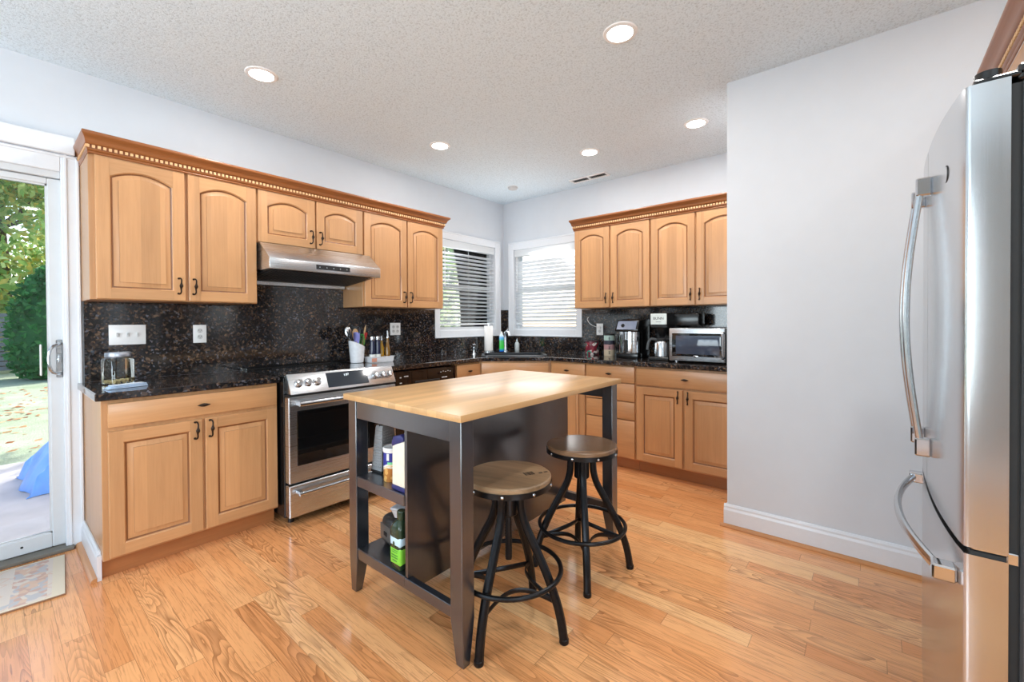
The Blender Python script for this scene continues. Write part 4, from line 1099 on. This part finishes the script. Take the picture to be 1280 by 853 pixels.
root = thing('coffee_canister', 'tall banded coffee canister left of the single-cup brewer', 'canister', (3.82, 1.95, CZ))
N = NT('banded_print'); z = N.sep(N.objc())[2]
N.color(N.ramp(N.math('MULTIPLY', z, 5), [(0, lin((206, 190, 164))), (.30, lin((180, 140, 140))), (.55, lin((48, 50, 66))), (.74, lin((176, 198, 190))), (.98, lin((40, 40, 44)))], 'CONSTANT')); N.set(.4)
bm = BM(); lathe(bm, [(.050, .0005), (.052, .004), (.052, .196), (.049, .199)], (0, 0, 0), 36); bd = obj('body', bm, N.m, root)
bm = BM(); lathe(bm, [(.053, .196), (.053, .208), (.049, .212), (.01, .212)], (0, 0, 0), 36); obj('lid', bm, M['blackmatte'], root)
bm = BM(); lathe(bm, [(.0516, .012), (.0524, .012), (.0524, .19), (.0516, .19)], (0, 0, 0), 36)
bm.free()
bm = BM()
aa = math.atan2(-.72, -.69)+.55*-1
for i in range(4):
    for k in range(5):
        a = 3.62; z = .018+i*.045; c, s = math.cos(a), math.sin(a)
        zz = z+k*.006
        wd = .009 if k % 2 == 0 else .004
        p = Vector((.0524*c, .0524*s, zz)); t = Vector((-s, c, 0))
        q = [p-t*wd, p+t*wd]
        A = [bm.verts.new(v_) for v_ in (q[0]+Vector((c, s, 0))*.0012, q[1]+Vector((c, s, 0))*.0012, q[1]+Vector((c, s, .0))*.0012+Vector((0, 0, .004)), q[0]+Vector((c, s, 0))*.0012+Vector((0, 0, .004)))]
        bm.faces.new(A)
obj('band_marks', bm, col('ink_dark', (34, 34, 44), .5), bd)

def pod_brewer():
    root = thing('single_cup_brewer', 'black and chrome single-cup coffee brewer beside the canisters', 'coffee maker', (3.78, 1.69, CZ), -PI/2)
    w2 = .105
    bm = BM(); box(bm, -w2, w2, -.05, .13, .0005, .31, .012, 0, 3); box(bm, -w2, w2, -.14, -.05, .0005, .045, .008, 0, 2); obj('housing', bm, M['black'], root)
    bm = BM(); n = 20
    A = []; Bv = []
    for i in range(n+1):
        a = PI+PI*i/n; A.append(bm.verts.new((w2*.98*math.cos(a), -.055+.085*math.sin(a), .048))); Bv.append(bm.verts.new((w2*.98*math.cos(a), -.055+.085*math.sin(a), .235)))
    for i in range(n): bm.faces.new((A[i], A[i+1], Bv[i+1], Bv[i]))
    bm.faces.new(A[::-1]); bm.faces.new(Bv); bm.faces.new((A[0], Bv[0], Bv[-1], A[-1])); fr = obj('chrome_front', bm, M['chrome'], root)
    bm = BM(); box(bm, -.020, .012, -.146, -.10, .05, .165, .006); obj('pour_slot', bm, M['blackmatte'], fr)
    bm = BM(); prism(bm, [(-.15, .238), (-.15, .262), (-.11, .34), (.12, .355), (.13, .30), (-.05, .238)], 'x', -w2-.004, w2+.004, bev=.006); hd = obj('lift_head', bm, M['black'], root)
    bm = BM(); prism(bm, [(-.1545, .258), (-.1165, .332), (-.110, .329), (-.148, .255)], 'x', -w2*.86, w2*.86); obj('front_panel', bm, col('blue_grey_panel', (96, 106, 128), .25), hd)
    bm = BM(); R = Matrix.Rotation(math.radians(63), 3, 'X'); lathe(bm, [(.017, 0), (.017, .003), (.012, .004), (.011, .003)], (-.035, -.140, .292), 24, 'z', 0, R); obj('brew_button', bm, M['blackglass'], hd)
    bm = BM(); box(bm, -w2+.002, w2-.002, -.142, -.139, .150, .1525); obj('seam', bm, M['blackmatte'], fr)
pod_brewer()
def drip():
    root = thing('drip_coffee_maker', 'steel-faced drip coffee maker with carafe, beside the microwave', 'coffee maker', (3.73, 1.375, CZ), -PI/2)
    bm = BM(); box(bm, -.085, .085, -.165, .12, .0005, .028, .005); box(bm, -.085, .085, .02, .12, .028, .30, .006); obj('base_tower', bm, M['black'], root)
    bm = BM(); box(bm, -.070, .070, -.15, .06, .272, .400, .006); box(bm, -.07, .28, .0, .16, .29, .392, .012, 0, 2); hd = obj('brew_head', bm, M['black'], root)
    bm = BM(); box(bm, -.068, .068, -.156, -.149, .300, .392, .003); fp = obj('face_plate', bm, plain('white_steel_plate', (214, 220, 216), .3, .3), hd)
    text('face_lettering', 'BUNN', .032, M['blackmatte'], fp, (0, -.1566, .352), (PI/2, 0, 0))
    bm = BM(); box(bm, -.022, .022, -.1569, -.156, .322, .325); obj('face_rule', bm, M['blackmatte'], fp)
    bm = BM(); lathe(bm, [(.058, .272), (.05, .25), (.022, .205), (.018, .195)], (0, -.07, 0), 28); obj('filter_funnel', bm, M['black'], root)
    bm = BM(); lathe(bm, [(.058, .0285), (.062, .034), (.062, .14), (.052, .158), (.040, .165)], (0, -.08, 0), 32); cf = obj('carafe', bm, M['handle_steel'], root)
    bm = BM(); lathe(bm, [(.044, .160), (.046, .17), (.040, .182), (.005, .184)], (0, -.08, 0), 24); box(bm, .03, .075, -.095, -.065, .172, .184, .003); obj('carafe_lid', bm, M['blackmatte'], cf)
    bm = BM(); tube(bm, sm([(-.045, -.085, .172), (-.085, -.10, .176), (-.105, -.11, .14), (-.112, -.115, .085)], 6), .009, 8, False, (1.3, .7)); obj('carafe_handle', bm, M['graphite'], cf)
drip()
def microwave():
    root = thing('microwave', 'silver countertop microwave with dark window next to the wall edge', 'microwave', (3.70, 1.005, CZ), -PI/2)
    w2, d = .258, .18
    bm = BM(); box(bm, -w2, w2, -d+.02, d, .012, .272, .006); 
    for x in (-w2+.04, w2-.04):
        for y in (-d+.05, d-.05): cyl(bm, (x, y, 0.0005), .014, .013, 'z', 12)
    obj('case', bm, col('silver_paint', (186, 188, 192), .35, metal=.6), root)
    bm = BM(); box(bm, -w2, w2-.10, -d-.012, -d+.02, .012, .272, .006, 0, 2); dr = obj('door', bm, M['steel'], root)
    bm = BM(); box(bm, -w2+.024, w2-.118, -d-.0145, -d-.011, .050, .232, .012, 0, 3); wn = obj('window', bm, M['blackglass'], dr)
    bm = BM(); box(bm, -w2+.055, w2-.135, -d-.0155, -d-.014, .068, .214, .004, 0, 2); obj('window_screen', bm, plain('grey_screen_glass', (66, 74, 90), .08, var=.02), wn)
    bm = BM()
    bmesh.ops.create_uvsphere(bm, u_segments=24, v_segments=10, radius=1, matrix=Matrix.Translation((-.05, -d-.0165, .052)) @ Matrix.Diagonal((.021, .003, .0095, 1)))
    obj('oval_badge', bm, M['chrome'], dr)
    bm = BM(); box(bm, w2-.10, w2, -d-.012, -d+.02, .012, .272, .006, 0, 2); obj('control_column', bm, M['graphite'], root)
    bm = BM(); tube(bm, sm([(w2-.108, -d-.012, .235), (w2-.108, -d-.045, .230), (w2-.108, -d-.05, .145), (w2-.108, -d-.045, .055), (w2-.108, -d-.012, .050)], 5), .010, 10); obj('door_handle', bm, M['handle_steel'], dr)
microwave()

# ------------------------------------------------------------------ things on the island shelves
MS, LS = .541, .210
def grater():
    root = thing('box_grater', 'steel box grater on the upper island shelf near the range', 'grater', (1.200, 1.786, MS+.0005), .1)
    bm = BM(); lv = [(.050, .036, 0), (.050, .036, .012), (.034, .024, .205), (.030, .022, .215)]
    rings = [[bm.verts.new(p) for p in ((-a, -b, z), (a, -b, z), (a, b, z), (-a, b, z))] for a, b, z in lv]
    for A, Bv in zip(rings, rings[1:]):
        for i in range(4): bm.faces.new((A[i], A[(i+1) % 4], Bv[(i+1) % 4], Bv[i]))
    bm.faces.new(rings[-1]); bm.faces.new(rings[0][::-1])
    obj('body', bm, col('grater_steel', (168, 170, 172), .42, metal=.5), root, smooth=0)
    bm = BM()
    for i in range(14):
        z = .028+i*.0125; t = (z-.012)/.193; a = .050+(.034-.050)*t; b = .036+(.024-.036)*t
        for k in range(5):
            y = (k-2)*b*.36+(.003 if i % 2 else 0); bmesh.ops.create_icosphere(bm, subdivisions=1, radius=.0034, matrix=Matrix.Translation((-a-.0005, y, z)))
        for k in range(6):
            x = (k-2.5)*a*.29; bmesh.ops.create_icosphere(bm, subdivisions=1, radius=.0034, matrix=Matrix.Translation((x, -b-.0005, z)))
    obj('grating_teeth', bm, col('grater_steel', (168, 170, 172), .42, metal=.5), root)
    bm = BM(); tube(bm, sm([(-.022, 0, .212), (-.020, 0, .245), (0, 0, .258), (.020, 0, .245), (.022, 0, .212)], 5), .008, 8, False, (1.4, .8)); obj('handle', bm, M['blackmatte'], root)
    bm = BM(); box(bm, -.053, .053, -.039, .039, -.0003, .010, .002); obj('foot_rim', bm, M['blackmatte'], root)
grater()
def snack_tin():
    root = thing('snack_canister', 'blue and white snack canister on the upper island shelf', 'canister', (1.145, 1.645, MS+.0005), 0)
    N = NT('snack_print'); x, y, z = N.sep(N.objc())
    wv = N.math('ADD', z, N.math('MULTIPLY', y, .45))
    blue = N.ramp(N.math('MULTIPLY', wv, 6), [(0, lin((214, 166, 96))), (.34, lin((232, 214, 178))), (.40, lin((236, 236, 240))), (.44, lin((44, 52, 140))), (.82, lin((48, 58, 150)))], 'CONSTANT')
    vor = N.n('TexVoronoi'); vor.inputs['Scale'].default_value = 45; N.l(N.objc(), vor.inputs['Vector'])
    N.color(N.mix(N.math('MULTIPLY', N.math('LESS_THAN', wv, .056), N.math('GREATER_THAN', vor.outputs['Distance'], .45)), blue, lin((176, 112, 52)))); N.set(.35)
    bm = BM(); lathe(bm, [(.039, 0), (.040, .003), (.040, .132), (.038, .134)], (0, 0, 0), 36); bd = obj('body', bm, N.m, root)
    bm = BM(); lathe(bm, [(.041, .128), (.0425, .131), (.0425, .146), (.040, .149), (.035, .146), (.01, .146)], (0, 0, 0), 36); obj('lid', bm, M['white_plastic'], root)
    def patch(nm, a0, a1, z0, z1, m):
        bm = BM(); n = 8; L = []
        for i in range(n+1): a = a0+(a1-a0)*i/n; L.append((bm.verts.new((.0405*math.cos(a), .0405*math.sin(a), z0)), bm.verts.new((.0405*math.cos(a), .0405*math.sin(a), z1))))
        for (p, q), (r, s) in zip(L, L[1:]): bm.faces.new((p, r, s, q))
        obj(nm, bm, m, bd)
    patch('green_band', 3.5, 4.3, .078, .088, col('mint_print', (120, 206, 150), .4)); patch('white_band', 3.5, 4.2, .062, .067, col('label_white', (220, 220, 216), .5))
    patch('white_band', 3.4, 3.7, .095, .125, col('label_white', (220, 220, 216), .5))
snack_tin()
def carton():
    root = thing('cream_carton', 'tall cream carton with navy ends on the upper island shelf', 'carton', (1.110, 1.513, MS+.0005), 0)
    navy_ = col('navy_print', (40, 44, 100), .4); cream = plain('cream_card', (226, 218, 198), .5)
    bm = BM(); lv = [(.032, .044, .018), (.031, .042, .195), (.020, .032, .215)]
    rings = [[bm.verts.new((x, y, z)) for x, y in ((-a, -b), (a, -b), (a, b), (-a, b))] for a, b, z in lv]
    for A, Bv in zip(rings, rings[1:]):
        for i in range(4): bm.faces.new((A[i], A[(i+1) % 4], Bv[(i+1) % 4], Bv[i]))
    bm.faces.new(rings[0][::-1]); bm.faces.new(rings[-1]); b = obj('body', bm, cream, root); bevel_mod(b, .006, 3)
    bm = BM(); box(bm, -.0335, .0335, -.0455, .0455, 0, .020, .004, 0, 2); obj('base_band', bm, navy_, root)
    bm = BM(); prism(bm, [(-.040, .212), (.042, .178), (.043, .198), (.030, .224), (-.018, .236), (-.036, .226)], 'x', -.0335, .0335, bev=.005); obj('top_cap', bm, navy_, root)
carton()
def appliance():
    root = thing('hand_mixer_case', 'black rounded small appliance lying on the lower island shelf', 'appliance', (1.255, 1.705, LS+.0005), -.15)
    bm = BM(); box(bm, -.10, .10, -.065, .065, 0.0, .135, .035, 0, 4); b = obj('body', bm, col('satin_black', (46, 45, 45), .35), root)
    bm = BM(); box(bm, -.104, -.098, -.05, .05, .03, .10, .01, 0, 3); obj('end_panel', bm, col('grey_bezel', (88, 84, 80), .3), b)
    bm = BM(); box(bm, -.1065, -.103, -.022, .010, .052, .072, .002); obj('switch', bm, M['blackmatte'], b)
    bm = BM(); tube(bm, sm([(-.03, -.068, .03), (-.06, -.085, .012), (-.085, -.08, .006), (-.05, -.095, .004), (0, -.085, .004)], 5), .0035, 7); obj('cord', bm, M['graphite'], root)
appliance()
root = thing('plastic_tub', 'clear plastic tub stacked behind the green bottle', 'tub', (1.225, 1.665, LS+.136), .3)
root.location.z = LS+.1365
bm = BM(); lv = [(.040, .030, 0), (.052, .040, .040), (.055, .043, .041), (.055, .043, .050), (.048, .036, .053)]
rings = [[bm.verts.new((x, y, z)) for x, y in ((-a, -b), (a, -b), (a, b), (-a, b))] for a, b, z in lv]
for A, Bv in zip(rings, rings[1:]):
    for i in range(4): bm.faces.new((A[i], A[(i+1) % 4], Bv[(i+1) % 4], Bv[i]))
bm.faces.new(rings[0][::-1]); bm.faces.new(rings[-1]); o = obj('tub_body', bm, plain('cloudy_plastic', (200, 200, 204), .15, var=.1), root); bevel_mod(o, .005, 2)
def green_bottle():
    root = thing('oil_bottle', 'dark green avocado oil bottle with lime label on the lower island shelf', 'bottle', (1.106, 1.530, LS+.0005), 0)
    bm = BM()
    def sq(h, r, z, n=5):
        out = []
        for cx_, cy_, a0 in ((h-r, h-r, 0), (-h+r, h-r, PI/2), (-h+r, -h+r, PI), (h-r, -h+r, 1.5*PI)):
            for i in range(n+1): a = a0+PI/2*i/n; out.append(bm.verts.new((cx_+r*math.cos(a), cy_+r*math.sin(a), z)))
        return out
    rings = [sq(.032, .01, 0), sq(.035, .012, .005), sq(.035, .012, .168), sq(.030, .016, .186), sq(.016, .0155, .200), sq(.015, .0148, .212)]
    for A, Bv in zip(rings, rings[1:]):
        for i in range(len(A)): bm.faces.new((A[i], A[(i+1) % len(A)], Bv[(i+1) % len(A)], Bv[i]))
    bm.faces.new(rings[0][::-1]); bm.faces.new(rings[-1]); bd = obj('body', bm, M['greenbottle'], root)
    bm = BM(); lathe(bm, [(.018, .204), (.0185, .206), (.0185, .234), (.017, .237), (.003, .237)], (0, 0, 0), 20); obj('cap', bm, M['greenbottle'], root)
    lime = col('lime_label', (126, 200, 60), .45); skyb = col('label_sky', (196, 222, 236), .45)
    bm = BM(); box(bm, -.0358, .0358, -.0358, .0358, .018, .095, .010, 0, 3); lb = obj('paper_label', bm, lime, bd)
    bm = BM(); box(bm, -.0358, .0358, -.0358, .0358, .095, .140, .010, 0, 3); obj('label_top', bm, skyb, bd)
    bm = BM()
    bmesh.ops.create_uvsphere(bm, u_segments=16, v_segments=8, radius=1, matrix=Matrix.Translation((-.0358, .006, .108)) @ Matrix.Diagonal((.0012, .007, .010, 1)))
    bmesh.ops.create_uvsphere(bm, u_segments=16, v_segments=8, radius=1, matrix=Matrix.Translation((-.0358, .004, .098)) @ Matrix.Diagonal((.0014, .009, .007, 1))); obj('fruit_picture', bm, col('avocado_dark', (40, 66, 30), .4), lb)
    bm = BM()
    for z, a, b in ((.080, -.022, .020), (.072, -.018, .018), (.058, -.02, .022), (.048, -.02, .022), (.036, -.015, .015)): box(bm, -.0364, -.0357, a, b, z, z+(.003 if z > .06 else .005))
    obj('label_print', bm, col('label_green', (60, 130, 50), .5), lb)
green_bottle()

# ------------------------------------------------------------------ rug
def rug():
    N = NT('faded_rug_weave'); x, y, z = N.sep(N.objc())
    ivory, rust, blue, tan = lin((226, 216, 206)), lin((196, 138, 118)), lin((170, 180, 196)), lin((222, 178, 146))
    nz = N.noise(N.objc(), 26, 3)
    v = N.n('TexVoronoi', _distance='MANHATTAN'); v.inputs['Scale'].default_value = 9; v.inputs['Randomness'].default_value = .45; N.l(N.objc(), v.inputs['Vector'])
    f = N.math('ADD', v.outputs['Distance'], N.math('MULTIPLY', nz, .25))
    c = N.ramp(f, [(0, rust), (.30, rust), (.34, ivory), (.60, ivory), (.66, tan), (.74, ivory)])
    c = N.mix(N.math('GREATER_THAN', N.noise(N.objc(), 13, 2), .64), c, blue)
    c = N.mix(N.math('ADD', .18, N.math('MULTIPLY', N.noise(N.objc(), 60, 2), .7)), c, ivory)
    # border stripe near the short end
    v2 = N.n('TexVoronoi'); v2.inputs['Scale'].default_value = 38; N.l(N.objc(), v2.inputs['Vector'])
    bc = N.ramp(N.sep(v2.outputs['Color'])[0], [(0, rust), (.3, tan), (.55, ivory), (.75, blue)], 'CONSTANT'); bc = N.mix(.5, bc, ivory)
    inb = N.math('MULTIPLY', N.math('GREATER_THAN', x, .185), N.math('LESS_THAN', x, .30)); c = N.mix(inb, c, bc)
    edge = N.math('MAXIMUM', N.math('GREATER_THAN', x, .315), N.math('GREATER_THAN', N.math('ABSOLUTE', y), .228)); c = N.mix(edge, c, lin((230, 220, 200)))
    N.color(c); N.set(.95, 0, .1); N.bump(N.noise(N.objc(), 220, 2), .3, .003)
    root = thing('door_rug', 'faded ivory and rust patterned rug at the patio door', 'rug', (-.127, 3.118, 0), -.075)
    bm = BM(); box(bm, -.358, .358, -.243, .243, .0006, .0085, .003, 0, 2); obj('pile', bm, N.m, root)
    bm = BM(); box(bm, -.36, .36, -.247, -.2425, .0006, .008, .002); box(bm, -.36, .36, .2425, .247, .0006, .008, .002); box(bm, .3575, .3615, -.247, .247, .0006, .008, .0015); box(bm, -.3615, -.3575, -.247, .247, .0006, .008, .0015)
    obj('binding', bm, plain('rug_binding', (150, 112, 84), .9), root)
rug()

# ------------------------------------------------------------------ outdoors
GZ = -.14
def grass_mat():
    N = NT('autumn_lawn'); p = N.pos(); a = N.noise(p, 1.2, 3); b = N.noise(p, 45, 3)
    c = N.ramp(N.math('ADD', N.math('MULTIPLY', a, .6), N.math('MULTIPLY', b, .4)), [(.3, lin((126, 142, 112))), (.55, lin((160, 172, 146))), (.75, lin((186, 190, 172)))]); N.color(c); N.set(.95, 0, .1); N.bump(b, .6, .02); return N.m
bm = BM(); box(bm, -30, 40, YA+T, 70, GZ-.4, GZ-.02); struct('lawn', bm, grass_mat(), smooth=0)
bm = BM(); box(bm, XB+T, 40, -30, YA+T, GZ-.4, GZ-.02); struct('side_lawn', bm, bpy.data.materials['autumn_lawn'], smooth=0)
bm = BM(); box(bm, -6, 2.2, YA+T, 6.6, GZ-.3, GZ); struct('patio', bm, plain('patio_concrete', (176, 172, 168), .85, var=.14, scale=3, bump=.1), smooth=0)
bm = BM()
for k in range(9): box(bm, 2.25+k*.16, 2.385+k*.16, 5.35, 7.0, 2.28, 2.32)
box(bm, 2.2, 3.7, 5.45, 5.53, 2.16, 2.28); box(bm, 2.2, 3.7, 6.82, 6.90, 2.16, 2.28)
for x in (2.25, 3.6):
    for y in (5.45, 6.82): box(bm, x, x+.08, y, y+.08, GZ, 2.16)
struct('patio_shadow_caster', bm, plain('shadow_caster_timber', (150, 120, 92), .8))  # unseen slatted frame, added only to cast shade on the patio
def leaf_cloud(name, n, centers, size, mats, parent=None, seed=1, flat=False):
    rg = np.random.default_rng(seed); V = []; F = []; MI = []
    for i in range(n):
        c, rad = centers[rg.integers(len(centers))]
        d = rg.normal(size=3); d /= np.linalg.norm(d); p = np.array(c)+d*np.array(rad)*rg.uniform(.45, 1.0)**.5
        u = rg.normal(size=3); u /= np.linalg.norm(u); w_ = rg.normal(size=3); w_ -= u*w_.dot(u); w_ /= np.linalg.norm(w_)
        if flat: u[2] *= .2; w_[2] *= .2
        s = size*rg.uniform(.6, 1.3); k = len(V)
        V += [p-u*s, p+w_*s*.5, p+u*s, p-w_*s*.5]; F.append((k, k+1, k+2, k+3)); MI.append(int(rg.integers(len(mats))))
    me = bpy.data.meshes.new(name); me.from_pydata([tuple(v) for v in V], [], F)
    for m in mats: me.materials.append(m)
    me.polygons.foreach_set('material_index', MI); me.update()
    o = bpy.data.objects.new(name, me); COL.objects.link(o)
    if parent is not None: o.parent = parent
    return o
def leafm(key, rgb):
    if key in M: return M[key]
    N = NT(key); c = lin(rgb); f = N.noise(N.pos(), 2.5, 3)
    N.color(N.ramp(f, [(.3, tuple(v*.75 for v in c)), (.7, tuple(min(1, v*1.2) for v in c))])); N.set(.6, 0, .3); 
    t = N.n('BsdfTranslucent'); t.inputs[0].default_value = tuple(min(1, v*1.25) for v in c)+(1,)
    mx = N.n('MixShader'); mx.inputs[0].default_value = .45; N.l(N.b.outputs[0], mx.inputs[1]); N.l(t.outputs[0], mx.inputs[2]); N.l(mx.outputs[0], N.out.inputs[0])
    M[key] = N.m; return N.m
G1, G2, G3 = leafm('leaf_mid', (140, 176, 96)), leafm('leaf_pale', (196, 210, 140)), leafm('leaf_dark', (58, 104, 58))
GY = leafm('leaf_yellow', (200, 186, 96)); HD = leafm('hedge_green', (74, 142, 78)); HD2 = leafm('hedge_deep', (52, 114, 62))
bark = plain('tree_bark', (92, 78, 64), .9, var=.3, scale=14, bump=.4)
def tree(label, x, y, h, r, n, seed, mats, ls=.16, low=.35):
    root = thing('broadleaf_tree', label, 'tree', (x, y, GZ-.02), 0, 'trees in the yard')
    bm = BM(); tube(bm, sm([(0, 0, 0), (.05, .02, h*.3), (-.04, .05, h*.6), (0, 0, h*.85)], 4), [.16*(1-.8*i/12)*h/6 for i in range(13)], 8)
    rg = random.Random(seed)
    for k in range(7):
        a = rg.uniform(0, 2*PI); z = h*rg.uniform(.35, .7); tube(bm, [(0, 0, z), (r*.6*math.cos(a), r*.6*math.sin(a), z+h*.16)], [.05*h/6, .02*h/6], 6)
    obj('trunk', bm, bark, root)
    cs = []
    for k in range(30):
        a = rg.uniform(0, 2*PI); q = r*rg.uniform(.05, .75); cs.append(((q*math.cos(a), q*math.sin(a), h*rg.uniform(low, .92)), (r*.45, r*.45, h*.13)))
    leaf_cloud('foliage', n, cs, ls, mats, root, seed)
tree('large sunlit tree beyond the lawn, seen through the patio door', .3, 22, 9.0, 4.2, 26000, 3, [G1, G2, G2, GY, G1], .135, .13)
tree('leafy tree outside the window left of the corner', 6.3, 8.2, 6.0, 2.4, 6000, 8, [G1, G3, G2], .13, .12)
tree('tall tree farther off behind the left corner window', 11.5, 15, 8.5, 3.6, 5000, 9, [G3, G1], .18, .15)
root = thing('arborvitae', 'dense dark green columnar evergreen beside the lawn, behind the patio door', 'shrub', (1.25, 16.8, GZ-.02))
cs = [((0, 0, .2+i*.2), (1.02*(1-max(0, (i-7)/8)**2)*(.88 if i < 1 else 1), 1.0*(1-max(0, (i-7)/8)**2), .22)) for i in range(14)]
leaf_cloud('foliage', 11000, cs, .085, [HD, HD2], root, 4)
bm = BM(); cyl(bm, (0, 0, 0), .08, 2.2, 'z', 10, .03); lathe(bm, [(.6, .02), (.88, .4), (.88, 1.6), (.62, 2.3), (.2, 2.75)], (0, 0, 0), 20); obj('trunk', bm, HD2, root)
root = thing('slat_fence', 'grey horizontal slat fence at the far edge of the lawn', 'fence', (-4, 19.3, GZ-.02))
bm = BM()
for k in range(12): box(bm, -5, 5, -.012, .012, .1+k*.14, .21+k*.14)
obj('slats', bm, plain('grey_fence_board', (120, 122, 124), .8, var=.15, scale=6), root)
for k in range(6):
    bm = BM(); box(bm, -5.05+k*2, -4.95+k*2, .012, .11, 0, 1.85); obj('post', bm, M['graphite'], root)
# tarp covered bundle on the patio
bm = BM(); rg = random.Random(2); nx, ny = 22, 16; g = []
for j in range(ny):
    row = []
    for i in range(nx):
        u, v_ = i/(nx-1), j/(ny-1); e = min(u, 1-u, v_, 1-v_)*2; hgt = .40*(1-(1-min(1, e*1.5))**2.2)
        fold = .035*math.sin(u*19+v_*7)*(.3+e)+.02*math.sin(v_*27+u*4)
        row.append(bm.verts.new((.175+u*.95+.03*math.sin(v_*11), 5.15+v_*.8+.03*math.sin(u*13), GZ+.004+max(0, hgt+fold*(1 if hgt > .02 else .2)))))
    g.append(row)
for j in range(ny-1):
    for i in range(nx-1): bm.faces.new((g[j][i], g[j][i+1], g[j+1][i+1], g[j+1][i]))
r = bmesh.ops.extrude_face_region(bm, geom=bm.faces[:]); bmesh.ops.translate(bm, verts=[q for q in r['geom'] if isinstance(q, bmesh.types.BMVert)], vec=(0, 0, -.003))
tag(obj('tarp_bundle', bm, plain('blue_tarpaulin', (104, 164, 236), .3, var=.1, scale=8), smooth=60), 'blue tarpaulin heaped on the patio outside the sliding door', 'tarp')
lv_ = leaf_cloud('fallen_leaves', 1500, [((x, y, GZ-.012), (2.4, 2.3, .006)) for x in (-2, 1, 3) for y in (9, 12)], .075, [leafm('fallen_rust', (176, 106, 74)), leafm('fallen_tan', (206, 160, 120))], None, 12, True)
tag(lv_, 'fallen rust coloured leaves scattered over the lawn', 'leaves', None, 'stuff')
